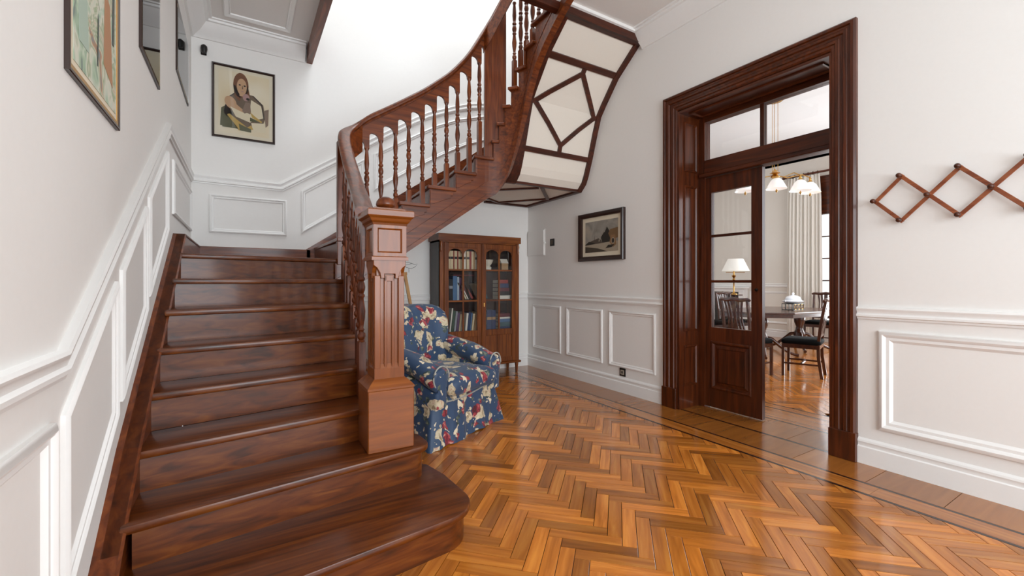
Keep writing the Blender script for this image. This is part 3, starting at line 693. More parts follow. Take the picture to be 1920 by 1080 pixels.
# ------------------------------------------------------------------ dining room shell
XF, ZD, YD = 10.3, 4.05, 7.1
wy0, wy1, wz0, wz1 = 2.55, 4.55, .35, 2.65
m = M(); m.box(XF, XF+.3, .3, wy0, 0, ZD); m.box(XF, XF+.3, wy1, YD, 0, ZD); m.box(XF, XF+.3, wy0, wy1, wz1+.75, ZD); m.box(XF, XF+.3, wy0, wy1, 0, wz0)
wfar = struct('wall_dining_far', m, ivory)
struct('wall_dining_back', M().box(3.95, XF+.3, 6.98, 7.2, 0, ZD), white)
m = M(); m.box(3.95, XF+.3, .1, .3, 0, .8); m.box(3.95, XF+.3, .1, .3, 3.2, ZD); m.box(3.95, 5.4, .1, .3, .8, 3.2); m.box(9.0, XF+.3, .1, .3, .8, 3.2)
struct('wall_dining_side', m, ivory)
struct('ceiling_dining', M().box(3.95, XF+.3, .1, 7.2, ZD, ZD+.1), plain('dining_ceiling_paint', 'F2F2F2', .7))
m = M().mould([(XF, .3, ZD), (XF, 6.98, ZD), (3.95, 6.98, ZD)], (0, 0, -1), [(a, b*1.2) for a, b in CORN]); struct('trim_5', m, trimw, smooth=35)
NF = (-1, 0, 0)
F_ = lambda y, z: (XF, y, z)
rail([F_(6.98, 1.12), F_(4.6, 1.12)], NF, wfar)
for a, b in ((5.95, 4.95),): pframe([F_(a, .3), F_(b, .3), F_(b, 1.02), F_(a, 1.02)], NF, wfar)
base('baseboard_dining', [F_(6.98, 0), F_(4.6, 0)], NF)
# window in the far wall: dark timber frame, glazed in small lights
win = struct('window_1', M().box(XF-.03, XF+.1, wy1-.02, wy1+.1, wz0, wz1+.80), DZ)
M().box(XF-.03, XF+.1, wy0-.1, wy0, wz0, wz1+.8).build('window_post', DZ, win); M().box(XF-.03, XF+.1, wy0, wy1-.02, wz1+.66, wz1+.80).build('window_head', DY, win)
M().box(XF-.02, XF+.08, wy0, wy1-.02, wz1, wz1+.66).build('shutter_box', DY, win)
M().box(XF-.06, XF-.02, 3.95, 4.25, wz1+.15, wz1+.55).build('vent_panel', black, win, bev=.01)
M().box(XF-.05, XF+.1, wy0, wy1-.02, wz0-.05, wz0).build('window_sill', DY, win)
for a, b in ((4.22, wy1-.02), (3.30, 4.12), (wy0, 3.2)):
    for i in range(5):
        z_ = wz0+(wz1-wz0)*i/5; M().box(XF+.03, XF+.036, a, b, z_, z_+(wz1-wz0)/5).build('window_pane', pane, win)
        M().box(XF+.015, XF+.05, a, b, z_-.012, z_+.012).build('glazing_bar', DY, win)
for a in (4.02, 3.12): M().box(XF-.01, XF+.07, a, a+.2, wz0, wz1).build('window_stile', DZ, win)
struct('wall_outside', M().box(XF+3, XF+3.2, -2, 9, 0, 7), plain('facade_paint', 'F4F2EE', .8))

# frames of the windows that light the rooms from outside the view
def wframe(name, O, U, V, N, w, h, nx):
    O, U, V, N = map(Vector, (O, U, V, N)); P = lambda a, b: tuple(O+U*a+V*b)
    m = M().mould([P(0, 0), P(w, 0), P(w, h), P(0, h)], N, [(-.02, 0), (-.02, .06), (.05, .06), (.05, 0)], closed=True)
    return struct(name, m, trimw)
wframe('window_2', (.8, 2.6, 6.8), (1, 0, 0), (0, 1, 0), (0, 0, -1), 2.6, 2.2, 3)
wframe('window_3', (-.2, -3.0, .6), (1, 0, 0), (0, 0, 1), (0, 1, 0), 3.6, 2.6, 3)
wframe('window_4', (5.4, .3, .8), (1, 0, 0), (0, 0, 1), (0, 1, 0), 3.6, 2.4, 3)
# ------------------------------------------------------------------ armchair
fab, nt, bs = newmat('floral_slipcover')
tc = nt.nodes.new('ShaderNodeTexCoord')
def N_(t, **k):
    n = nt.nodes.new(t)
    for a, b in k.items(): setattr(n, a, b)
    return n
ns = N_('ShaderNodeTexNoise'); ns.inputs['Scale'].default_value = 9; ns.inputs['Detail'].default_value = 3; nt.links.new(tc.outputs['Object'], ns.inputs['Vector'])
vm = N_('ShaderNodeVectorMath', operation='SCALE'); vm.inputs['Scale'].default_value = .16; nt.links.new(ns.outputs['Color'], vm.inputs[0])
va = N_('ShaderNodeVectorMath', operation='ADD'); nt.links.new(tc.outputs['Object'], va.inputs[0]); nt.links.new(vm.outputs[0], va.inputs[1])
def blobs(scale, thr, soft=.03, off=0):
    mp = N_('ShaderNodeMapping'); mp.inputs['Location'].default_value = (off, off*1.7, off*.6); nt.links.new(va.outputs[0], mp.inputs['Vector'])
    v = N_('ShaderNodeTexVoronoi'); v.inputs['Scale'].default_value = scale; nt.links.new(mp.outputs[0], v.inputs['Vector'])
    r = N_('ShaderNodeMapRange'); r.inputs[1].default_value = thr; r.inputs[2].default_value = thr+soft; r.inputs[3].default_value = 1; r.inputs[4].default_value = 0
    nt.links.new(v.outputs['Distance'], r.inputs[0]); return r.outputs[0], v
base_c = lin('28405E')
def mixc(prev, fac, col):
    x = N_('ShaderNodeMix', data_type='RGBA'); nt.links.new(fac, x.inputs[0])
    if isinstance(prev, tuple): x.inputs[6].default_value = prev
    else: nt.links.new(prev, x.inputs[6])
    if isinstance(col, tuple): x.inputs[7].default_value = col
    else: nt.links.new(col, x.inputs[7])
    return x.outputs[2]
n2 = N_('ShaderNodeTexNoise'); n2.inputs['Scale'].default_value = 30; n2.inputs['Detail'].default_value = 2; nt.links.new(va.outputs[0], n2.inputs['Vector'])
rc = ramp(nt, [(.36, '8E7A60'), (.46, 'BFAE8C'), (.6, 'CDBFA4'), (.7, 'B98F78')]); nt.links.new(n2.outputs['Fac'], rc.inputs[0])
rr_ = ramp(nt, [(.38, '4A1420'), (.5, '8E2230'), (.62, 'A8464A'), (.7, 'D0A890')]); nt.links.new(n2.outputs['Fac'], rr_.inputs[0])
rg = ramp(nt, [(.4, '26332F'), (.55, '4C5A52'), (.7, '8E8A6E')]); nt.links.new(n2.outputs['Fac'], rg.inputs[0])
g1, _ = blobs(12, .26, .02, 4.2); c = mixc(base_c, g1, rg.outputs[0])
g2, _ = blobs(7.2, .37, .02, 1.3); c = mixc(c, g2, rc.outputs[0])
g3, _ = blobs(8.0, .30, .02, 7.7); c = mixc(c, g3, rr_.outputs[0])
g4, _ = blobs(17, .17, .02, 2.9); c = mixc(c, g4, lin('C9BCA0'))
g5, _ = blobs(8.5, .18, .02, 11.1); c = mixc(c, g5, lin('DCCDB0'))
nt.links.new(c, bs.inputs['Base Color']); bs.inputs['Roughness'].default_value = .55; bs.inputs['Sheen Weight'].default_value = .15
piping = plain('pale_piping', 'A9A79E', .6)
ch = thing('armchair', 'blue floral slipcovered armchair with rolled arms beside the newel post', 'armchair', (1.42, 3.61, 0), math.radians(28))
def rrect(hx, hy, r, n=6, cx=0, cy=0):
    pts = []
    for (sx, sy, a0) in ((1, 1, 0), (-1, 1, PI/2), (-1, -1, PI), (1, -1, 1.5*PI)):
        for i in range(n):
            a = a0+PI/2*i/(n-1); pts.append((cx+sx*(hx-r)+r*math.cos(a), cy+sy*(hy-r)+r*math.sin(a)))
    return pts
# skirt
def dens(pts, n=96):
    d = [0]
    for p, r in zip(pts, pts[1:]+pts[:1]): d.append(d[-1]+math.hypot(r[0]-p[0], r[1]-p[1]))
    P = pts+[pts[0]]; return [(lerp(d[-1]*i/n, list(zip(d, [p[0] for p in P]))), lerp(d[-1]*i/n, list(zip(d, [p[1] for p in P])))) for i in range(n)]
rings = []
for t in (0, .15, .4, .7, .9, 1.0):
    pts = dens(rrect(.485-.085*t, .405-.045*t, .06, 6), 120); rg_ = []
    for i, (x, y) in enumerate(pts):
        f = (1-t)*.016*(math.sin(i*.55)+.6*math.sin(i*1.37+1)+.5*math.sin(i*.21))
        if abs(abs(x)-.45) < .1 and y < -.3: f += (1-t)*.012*math.sin(i*2.1)
        l = math.hypot(x, y); rg_.append((x*(1+f/l), y*(1+f/l)-.01*(1-t), .004+.40*t+(.006*math.sin(i*.4) if t == 0 else 0)))
    rings.append(rg_)
M().loft(rings, cap0=False).build('skirt', fab, ch, world=False, smooth=70)
m = M(); pp = [(x, y, .335+.02*math.sin(i*.3)) for i, (x, y) in enumerate(dens(rrect(.418, .372, .06), 60))]; m.tube(pp+[pp[0]], .0065, 6); m.build('piping', piping, ch, world=False, smooth=60)
# seat cushion
rings = []
for t, ins, z in ((0, .05, .36), (0, .012, .375), (0, 0, .41), (0, 0, .455), (0, .012, .49), (0, .05, .512), (0, .14, .528)):
    rings.append([(x, y+.012*math.cos(x*8) if y < -.2 else y, z+.012*math.cos(x*5)*math.cos(y*4)) for x, y in dens(rrect(.315-ins, .36-ins, max(.02, .07-ins*.4), 6, 0, -.10), 64)])
M().loft(rings).build('seat_cushion', fab, ch, world=False, smooth=70)
# arms
for sx in (-1, 1):
    rings = []
    for y, top_, w, fl_ in ((.28, .76, .085, 0), (.15, .745, .09, 0), (0, .715, .092, 0), (-.14, .69, .094, 0), (-.24, .655, .097, .01), (-.31, .62, .10, .02), (-.37, .60, .10, .02), (-.395, .59, .085, .02), (-.402, .58, .05, .02)):
        cxx = sx*.375; rg_ = []; r = w; zc = top_-r*.95
        prof = []
        for i in range(15):
            a = -.35*PI+1.7*PI*i/14; prof.append((r*math.cos(a), zc+r*.95*math.sin(a)))
        prof += [(-.058*w/.095, zc-r*1.05), (-.06*w/.095, .40), (-.055*w/.095, .30), (.055*w/.095, .30), (.06*w/.095, .40), (.058*w/.095, zc-r*1.05)]
        rings.append([(cxx+sx*px_, y+.006*math.sin(zz_*40), zz_) for px_, zz_ in prof])
    M().loft(rings).build('armrest', fab, ch, world=False, smooth=75)
    m = M(); m.tube([(sx*.375+.09*math.cos(a), -.392, .525+.088*math.sin(a)) for a in [(-.3+1.6*i/18)*PI for i in range(19)]], .006, 6); m.build('arm_piping', piping, ch, world=False, smooth=60)
# back with wings and a scalloped top
rings = []
for z, hw, yc, th in ((.34, .33, .25, .11), (.50, .335, .262, .12), (.66, .35, .285, .125), (.78, .375, .305, .125), (.88, .385, .325, .12), (.95, .375, .338, .112), (1.0, .345, .348, .10), (1.03, .30, .354, .08), (1.045, .24, .358, .05)):
    rg_ = []
    for x, y in dens(rrect(hw, th, min(.09, th*.9), 6), 72):
        u = x/.37; dip = -.035*math.exp(-(u/.16)**2)*max(0, (z-.8)/.25) + .01*math.cos(u*6)
        ych = .022*abs(math.sin(u*4.2))**.5 if y < 0 else 0
        wing = -.09*max(0, abs(u)-.62)/.38 if y < 0 else -.05*max(0, abs(u)-.62)/.38
        rg_.append((x, yc+y-ych+.012+wing, z+dip))
    rings.append(rg_)
M().loft(rings).build('backrest', fab, ch, world=False, smooth=75)

# ------------------------------------------------------------------ bookcase
bx0, bx1, by, bt = 2.06, 3.29, 5.10, 1.855
bc = thing('bookcase', 'tall glazed wooden bookcase with two arched doors in the back corner', 'bookcase', (2.675, 5.28, 0))
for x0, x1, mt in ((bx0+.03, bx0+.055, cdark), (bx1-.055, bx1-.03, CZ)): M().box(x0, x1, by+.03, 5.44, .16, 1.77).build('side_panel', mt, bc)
M().box(bx0+.055, bx1-.055, 5.42, 5.44, .16, 1.77).build('back_panel', cdark, bc)
for z_ in (.18, .565, 1.0, 1.40): M().box(bx0+.055, bx1-.055, by+.06, 5.42, z_-.011, z_+.011).build('shelf', CX, bc)
M().box(bx0+.03, bx1-.03, by+.03, 5.44, 1.75, 1.78).build('case_top', CX, bc)
M().mould([(bx1-.03, 5.44, 1.77), (bx1-.03, by+.03, 1.77), (bx0+.03, by+.03, 1.77), (bx0+.03, 5.44, 1.77)], (0, 0, 1), [(.02, 0), (-.012, 0), (-.012, .012), (-.022, .02), (-.024, .035), (-.044, .05), (-.05, .065), (-.042, .085), (.02, .085)]).build('cornice', CX, bc, smooth=35)
M().box(bx0+.03, bx1-.03, by+.03, 5.44, 1.845, 1.853).build('cornice_top', CX, bc)
M().box(bx0-.005, bx1+.005, by+.02, 5.44, .135, .165).build('base_moulding', CX, bc, bev=.008)
for x0, x1 in ((bx0+.03, bx0+.085), (bx1-.085, bx1-.03)): M().box(x0, x1, by+.025, by+.06, .165, 1.77).build('front_stile', CZ, bc, bev=.004)
for x in (bx0+.05, bx1-.05): M().lathe([(0, 1.62), (.012, 1.62), (.02, 1.65), (.014, 1.68), (.022, 1.72), (.016, 1.755), (0, 1.76)], (x, by+.028, 0), 10).build('carved_drop', CZ, bc, smooth=50)
for x in (bx0+.05, bx1-.05):
    for y in (by+.06, 5.40): M().lathe([(0, 0), (.016, 0), (.018, .02), (.022, .09), (.026, .115), (.026, .136), (0, .136)], (x, y, 0), 10).build('leg', CZ, bc, smooth=50)
def bdoor(x0, x1, flip):
    y0, y1 = by+.018, by+.045
    m = M(); fw = .062
    m.box(x0, x0+fw, y0, y1, .17, 1.745); m.box(x1-fw, x1, y0, y1, .17, 1.745)
    for za, zb in ((1.685, 1.745), (.535, .615), (.17, .235)): m.box(x0+fw, x1-fw, y0, y1, za, zb)
    d = m.build('door', CZ, bc, bev=.003)
    xm = (x0+x1)/2
    M().box(xm-.010, xm+.010, y0+.003, y1-.004, .615, 1.685).build('glazing_bar', CZ, d); 
    for z_ in (1.0, 1.40): M().box(x0+fw, x1-fw, y0+.005, y1-.006, z_-.009, z_+.009).build('glazing_bar', CX, d)
    for a, b in ((x0+fw, xm-.010), (xm+.010, x1-fw)):
        for za, zb in ((.615, .991), (1.009, 1.391), (1.409, 1.685)): M().box(a, b, y0+.012, y0+.015, za, zb).build('pane', pglass, d)
        n = 12; up = [(a+(b-a)*i/n, 1.69) for i in range(n+1)]; lo = [(a+(b-a)*i/n, 1.60+.07*math.sqrt(max(0, 1-(2*i/n-1)**2))) for i in range(n+1)]
        m = M()
        m.loft([[(u[0], y0+.004, u[1]), (u[0], y1-.004, u[1]), (l[0], y1-.004, l[1]), (l[0], y0+.004, l[1])] for u, l in zip(up, lo)]); m.build('arch_head', CX, d)
        M().box(a, b, y0+.010, y0+.02, .235, .535).build('lower_panel', CZ, d)
    M().box(xm-.02, xm+.02, y0+.003, y1-.004, .235, .535).build('muntin', CZ, d)
    if flip: M().lathe([(0, 0), (.006, 0), (.006, .05), (0, .05)], (x0+.03, y0-.004, .92), 8).build('escutcheon', brass, d)
bdoor(bx0+.087, 2.673, 0); bdoor(2.678, bx1-.087, 1)
# books and oddments in the bookcase
def bcol(n, h): return plain('book_'+n, h, .6)
BC = {k: bcol(k, v) for k, v in dict(cream='CDB894', red='8C2B22', maroon='5A1A22', navy='24365A', blue='4B6C8E', teal='3D5A60', grey='8E8F92', black='1B1A1C', tan='A8845A', white='DDD6C8', green='3E5040', purple='5E4560', pale='A8B4BE').items()}
BOOKS = 0
def book(x, z, w, h, d, mats, label, lean=0, flat=False, group='books in the glazed bookcase', yy=None):
    y = by+.10 if yy is None else yy
    o = thing('book', label, 'book', (x, y, z), 0, group)
    m = M(); mp_ = M()
    T = Matrix.Rotation(lean, 4, 'Y')
    for k in (m, mp_): k.T = T
    if flat: pass
    m.box(0, .003, 0, d, 0, h); m.box(w-.003, w, 0, d, 0, h); m.box(0, w, -.003, 0, 0, h)
    mp_.box(.003, w-.003, 0, d-.006, .004, h-.004)
    m.build('cover', mats[0], o, world=False); mp_.build('pages', paper, o, world=False)
    if len(mats) > 1:
        k = M(); k.T = T; k.box(.001, w-.001, -.0045, -.003, h*.55, h*.68); k.build('title_band', mats[1], o, world=False)
    return o
def ords(n): return ['first', 'second', 'third', 'fourth', 'fifth', 'sixth', 'seventh', 'eighth', 'ninth', 'tenth', 'eleventh', 'twelfth'][n]
z = 1.411
x = 2.212; spec = [('cream', .05), ('cream', .045), ('red', .014), ('cream', .04), ('red', .016), ('cream', .055), ('white', .05)]
cnt = 0
for n_, w in spec:
    book(x, z, w-.002, .235, .17, [BC[n_], BC['black']] if w > .03 else [BC[n_]], f'{n_} spined volume, {ords(cnt)} from stair end of bookcase top shelf'); x += w; cnt += 1
x = 2.495
for n_, w in [('cream', .04), ('red', .03), ('cream', .03), ('tan', .02), ('white', .035)]:
    book(x, z, w-.002, .235, .17, [BC[n_], BC['black']] if w > .03 else [BC[n_]], f'{n_} spined volume, {ords(cnt)} from stair end of bookcase top shelf'); x += w; cnt += 1
# middle shelf
z = 1.011; x = 2.205
for i, (n_, w, h, le) in enumerate([('black', .045, .28, 0), ('black', .05, .27, 0), ('blue', .06, .31, 0), ('pale', .03, .30, 0), ('purple', .03, .29, 0), ('maroon', .025, .28, 0)]):
    book(x, z, w-.003, h, .18, [BC[n_], BC['grey']] if n_ == 'black' else [BC[n_]], f'upright {n_} book, {ords(i)} from stair end of bookcase middle shelf'); x += w
for i, (n_, w, h, le, xx) in enumerate([('black', .04, .26, -.35, 2.59), ('cream', .02, .29, -.5, 2.55), ('white', .014, .27, -.52, 2.585), ('maroon', .03, .27, -.55, 2.60), ('red', .03, .27, -.58, 2.64)]):
    book(xx-.07, z+w*.3, w-.003, h*.85, .18, [BC[n_]], f'leaning {n_} book on middle shelf behind the stair side door', -le*-1 if False else le, yy=by+.10+.0*i)
for i, (n_, w, h, le, xx) in enumerate([('cream', .025, .26, -.5, 2.755), ('tan', .02, .26, -.5, 2.785), ('teal', .025, .28, -.48, 2.82)]):
    book(xx-.03, z+.012, w-.003, h*.85, .18, [BC[n_]], f'leaning {n_} book on middle shelf behind the corner side door', le)
def flatbook(x0, x1, z0, z1, mats, label):
    o = thing('book', label, 'book', (x0, by+.10, z0), 0, 'books in the glazed bookcase'); w, h = x1-x0, z1-z0
    m = M().box(0, w, 0, .19, 0, .003); m.box(0, w, 0, .19, h-.003, h); m.box(0, w, -.003, 0, 0, h); m.build('cover', mats[0], o, world=False)
    M().box(.004, w-.004, 0, .186, .003, h-.003).build('pages', paper, o, world=False)
zc = z
for i, (n_, h) in enumerate([('white', .05), ('black', .055), ('maroon', .05), ('navy', .06), ('red', .05)]):
    flatbook(2.985, 3.165-.01*i, zc, zc+h-.002, [BC[n_]], f'{n_} book lying {ords(i)} from bottom of flat stack on middle shelf'); zc += h
flatbook(2.30, 2.60, z+.312, z+.327, [BC['maroon']], 'maroon book lying flat across the tops of middle shelf books')
# lower shelf
z = .576; x = 2.215
for i, (n_, w, h, le) in enumerate([('teal', .03, .30, -.0), ('white', .02, .33, .12), ('green', .035, .30, .12), ('grey', .03, .29, .12), ('purple', .035, .27, .1), ('cream', .03, .25, .1), ('white', .02, .28, .1)]):
    book(x+(.0 if not le else .0), z+.004, w-.003, h, .18, [BC[n_]], f'tilted {n_} book, {ords(i)} from stair end of bookcase lower shelf', le); x += w+.003
x = 2.47
for i, (n_, w, h, le) in enumerate([('white', .03, .26, .1), ('navy', .035, .27, .1), ('blue', .02, .26, .1), ('cream', .03, .25, .12), ('tan', .022, .25, .14), ('cream', .03, .27, .16)]):
    book(x, z+.005, w-.003, h, .18, [BC[n_]], f'tilted {n_} book, {ords(i)} in second lower shelf bay from stairs', le); x += w+.002
for i, (n_, w, h) in enumerate([('white', .02, .26), ('navy', .075, .29), ('navy', .06, .29)]):
    book(2.765+[0, .03, .107][i], z, w-.003, h, .18, [BC[n_], BC['tan']] if n_ == 'navy' else [BC[n_]], f'upright {n_} book, {ords(i)} from centre stile on lower shelf behind corner side door')
zc = z
for i, (n_, h) in enumerate([('navy', .06), ('teal', .06), ('blue', .045), ('white', .025), ('maroon', .05)]):
    flatbook(2.99, 3.16, zc, zc+h-.002, [BC[n_]], f'{n_} book lying {ords(i)} from bottom of flat stack on lower shelf'); zc += h
# ornaments on the top shelf of the corner-side bays
t = thing('shell_ornament', 'pale shell ornament on the bookcase top shelf by the centre stile', 'ornament', (2.83, 5.24, 1.411))
M().lathe([(0, 0), (.045, 0), (.05, .03), (.03, .05), (.06, .09), (.075, .13), (.07, .135), (.0, .10)], (0, 0, 0), 14).build('shell_bowl', plain('shell_white', 'D8CFBE', .4), t, world=False, smooth=60)
book(2.775, 1.412, .014, .19, .15, [BC['cream']], 'thin cream booklet leaning on shell ornament on bookcase top shelf', -.12)
t = thing('model_house', 'small white paper house model on bookcase top shelf in the corner bay', 'ornament', (3.07, 5.22, 1.411))
M().box(-.05, .05, -.03, .05, 0, .09).build('walls', BC['tan'], t, world=False); M().loft([[(-.055, -.035, .09), (-.055, .055, .09), (-.055, .01, .15)], [(.055, -.035, .09), (.055, .055, .09), (.055, .01, .15)]]).build('roof', BC['white'], t, world=False)
t = thing('wine_stand', 'dark metal star ornament lying on books on bookcase middle shelf', 'ornament', (2.25, 5.19, 1.325))
m = M()
for i in range(5): m.tube([(.0, 0, .02), (.055*math.cos(i*1.257), 0, .02+.05*math.sin(i*1.257))], .004, 6)
m.build('star', dkmetal, t, world=False)

# ------------------------------------------------------------------ easel with wire bird behind the armchair
ez = thing('easel', 'small bare pine easel frame against the wall behind the armchair', 'easel', (1.62, 5.2, 0))
pine = wood('pine_wood', 'A5713C', 'C08F52', 'D0A468', 'Z', .5, .1)
for a, b in (((1.655, 5.15, 1.335), (1.86, 5.0, 0)), ((1.36, 5.15, 1.335), (1.20, 5.0, 0)), ((1.50, 5.18, 1.335), (1.50, 5.42, 0))): M().bar(a, b, .036, .022, up=(0, 1, 0)).build('leg', pine, ez)
M().bar((1.33, 5.135, 1.345), (1.675, 5.135, 1.345), .022, .036).build('top_rail', pine, ez); M().bar((1.26, 5.06, .62), (1.78, 5.06, .62), .022, .04).build('canvas_rail', pine, ez)
wb = thing('wire_bird', 'bent wire bird outline perched on top of the pine easel', 'ornament', (1.67, 5.135, 1.37))
m = M(); bp = [(-.06, .0, .075), (-.03, 0, .105), (.02, 0, .11), (.06, 0, .10), (.10, 0, .085), (.135, 0, .095), (.11, 0, .06), (.06, 0, .035), (.0, 0, .05), (-.06, 0, .075)]
m.tube(bp, .0022, 5); m.tube([(.03, 0, .045), (.03, 0, -.01)], .002, 5); m.tube([(-.06, 0, .075), (.0, -.015, .08), (.06, -.015, .095)], .0018, 5); m.build('wire', dkmetal, wb, world=False)

# ------------------------------------------------------------------ pictures
def flatpoly(m, O, U, V, N, pts, layer, mi):
    O, U, V, N = map(Vector, (O, U, V, N)); m.poly3([tuple(O+U*a+V*b+N*(.0006*layer)) for a, b in pts], N, .0005, mi)
def picture(name, label, O, U, V, N, w, h, fw, depth, fmat, mat_w, art, extra=None, glassy=True, lip=None, enlarge=False):
    # O = lower corner on the wall, U along width, V up, N out of wall
    O, U, V, N = map(Vector, (O, U, V, N)); t = thing(name, label, 'picture', tuple(O+U*w/2))
    P = lambda a, b, d: tuple(O+U*a+V*b+N*d)
    path = [P(0, 0, 0), P(w, 0, 0), P(w, h, 0), P(0, h, 0)]
    if N.cross(U).dot(V) < 0: path = path[::-1]
    M().mould(path, N, [(0, 0), (0, depth*.8), (fw*.12, depth), (fw*.5, depth*.92), (fw*.8, depth*.7), (fw, depth*.55), (fw, 0)], closed=True).build('frame', fmat, t, smooth=25)
    if lip: M().mould([P(fw, fw, 0), P(w-fw, fw, 0), P(w-fw, h-fw, 0), P(fw, h-fw, 0)] if N.cross(U).dot(V) > 0 else [P(fw, fw, 0), P(w-fw, fw, 0), P(w-fw, h-fw, 0), P(fw, h-fw, 0)][::-1], N, [(-.006, 0), (-.006, depth*.75), (.004, depth*.7), (.010, depth*.6), (.014, 0)], closed=True).build('gilt_slip', lip, t, smooth=25)
    i = fw*.9
    M().poly3([P(i, i, .004), P(w-i, i, .004), P(w-i, h-i, .004), P(i, h-i, .004)], N, .003).build('mat_board', matb, t)
    j = fw+mat_w
    pr = M().poly3([P(j, j, .0075), P(w-j, j, .0075), P(w-j, h-j, .0075), P(j, h-j, .0075)], N, .001)
    if extra:
        mats = [art]+extra[0]
        for (pts, mi, layer) in extra[1]:
            if enlarge: pts = [((a-.5)*1.12+.5, b*1.08) for a, b in pts]
            flatpoly(pr, P(j, j, .0085), U*(w-2*j), V*(h-2*j), N, pts, layer, mi)
        pr.build('print', mats, t)
    else: pr.build('print', art, t)
    if glassy: M().poly3([P(i, i, max(.0125, depth*.45)), P(w-i, i, max(.0125, depth*.45)), P(w-i, h-i, max(.0125, depth*.45)), P(i, h-i, max(.0125, depth*.45))], N, .0012).build('picture_glazing', picglass, t)
    return t
def artmat(name, stops, scale, dist, detail=2):
    m, nt, b = newmat(name); tc = nt.nodes.new('ShaderNodeTexCoord'); n = nt.nodes.new('ShaderNodeTexNoise'); n.inputs['Scale'].default_value = scale; n.inputs['Detail'].default_value = detail; n.inputs['Distortion'].default_value = dist
    nt.links.new(tc.outputs['Object'], n.inputs['Vector']); r = ramp(nt, stops); nt.links.new(n.outputs['Fac'], r.inputs[0]); nt.links.new(r.outputs[0], b.inputs['Base Color']); b.inputs['Roughness'].default_value = .7
    return m
abst = artmat('abstract_painting', [(.3, '7E8C84'), (.37, 'A9C0A4'), (.44, 'C9D3C0'), (.5, 'DCD9C8'), (.55, '9FB08C'), (.6, 'CFCDB8'), (.66, 'B98C66'), (.73, '8A9090')], 5.5, 1.6, 3)
apos = [([(.1, .1), (.30, .1), (.16, .75), (.06, .7)], 1, 1), ([(.55, .55), (.75, .5), (.8, .8), (.6, .95)], 2, 1), ([(.65, .15), (.9, .1), (.82, .45), (.68, .5)], 3, 1), ([(.30, .5), (.55, .35), (.62, .4), (.5, .7), (.4, .75)], 4, 2), ([(.2, .72), (.45, .8), (.3, .98), (.1, .9)], 3, 1), ([(.05, .35), (.5, .62), (.5, .635), (.05, .37)], 5, 3), ([(.48, .1), (.5, .1), (.52, .3), (.5, .32)], 5, 3), ([(.88, .3), (.93, .3), (.95, .6), (.9, .62)], 5, 3)]
AC = [plain('paint_'+a, b, .7) for a, b in (('aqua', 'B2C4B4'), ('leaf', '8FA77E'), ('rust', 'B98A66'), ('chalk', 'D9DCCB'), ('slate', '59615C'))]
LU, LV, LN_ = (0, 1, 0), (0, 0, 1), (1, 0, 0)
picture('framed_picture', 'gilt edged abstract painting in pale green and rust on the stair wall', (XL, 1.775, 1.872), LU, LV, LN_, .62, .95, .022, .014, dframe, .03, abst, (AC, apos), False, lip=gilt)
sepia = artmat('sepia_print', [(.3, '6E5A48'), (.5, '8C7763'), (.7, 'A8927B')], 3, .5)
picture('framed_picture', 'dark framed brown print hanging second up the stair wall', (XL, 2.86, 2.43), LU, LV, LN_, .58, .85, .018, .012, dframe, .0, sepia, ([plain('sepia_ink', '3A2C22', .7)], [([(0, .28), (1, .34), (1, .36), (0, .30)], 1, 1)]))
grey = artmat('grey_print', [(.3, '5E625C'), (.5, '7F827A'), (.7, '9A9C92')], 2.5, .4)
picture('framed_picture', 'narrow black framed grey print hanging third up near the landing corner', (XL, 4.28, 2.90), LU, LV, LN_, .84, .56, .016, .011, dframe, .03, grey)
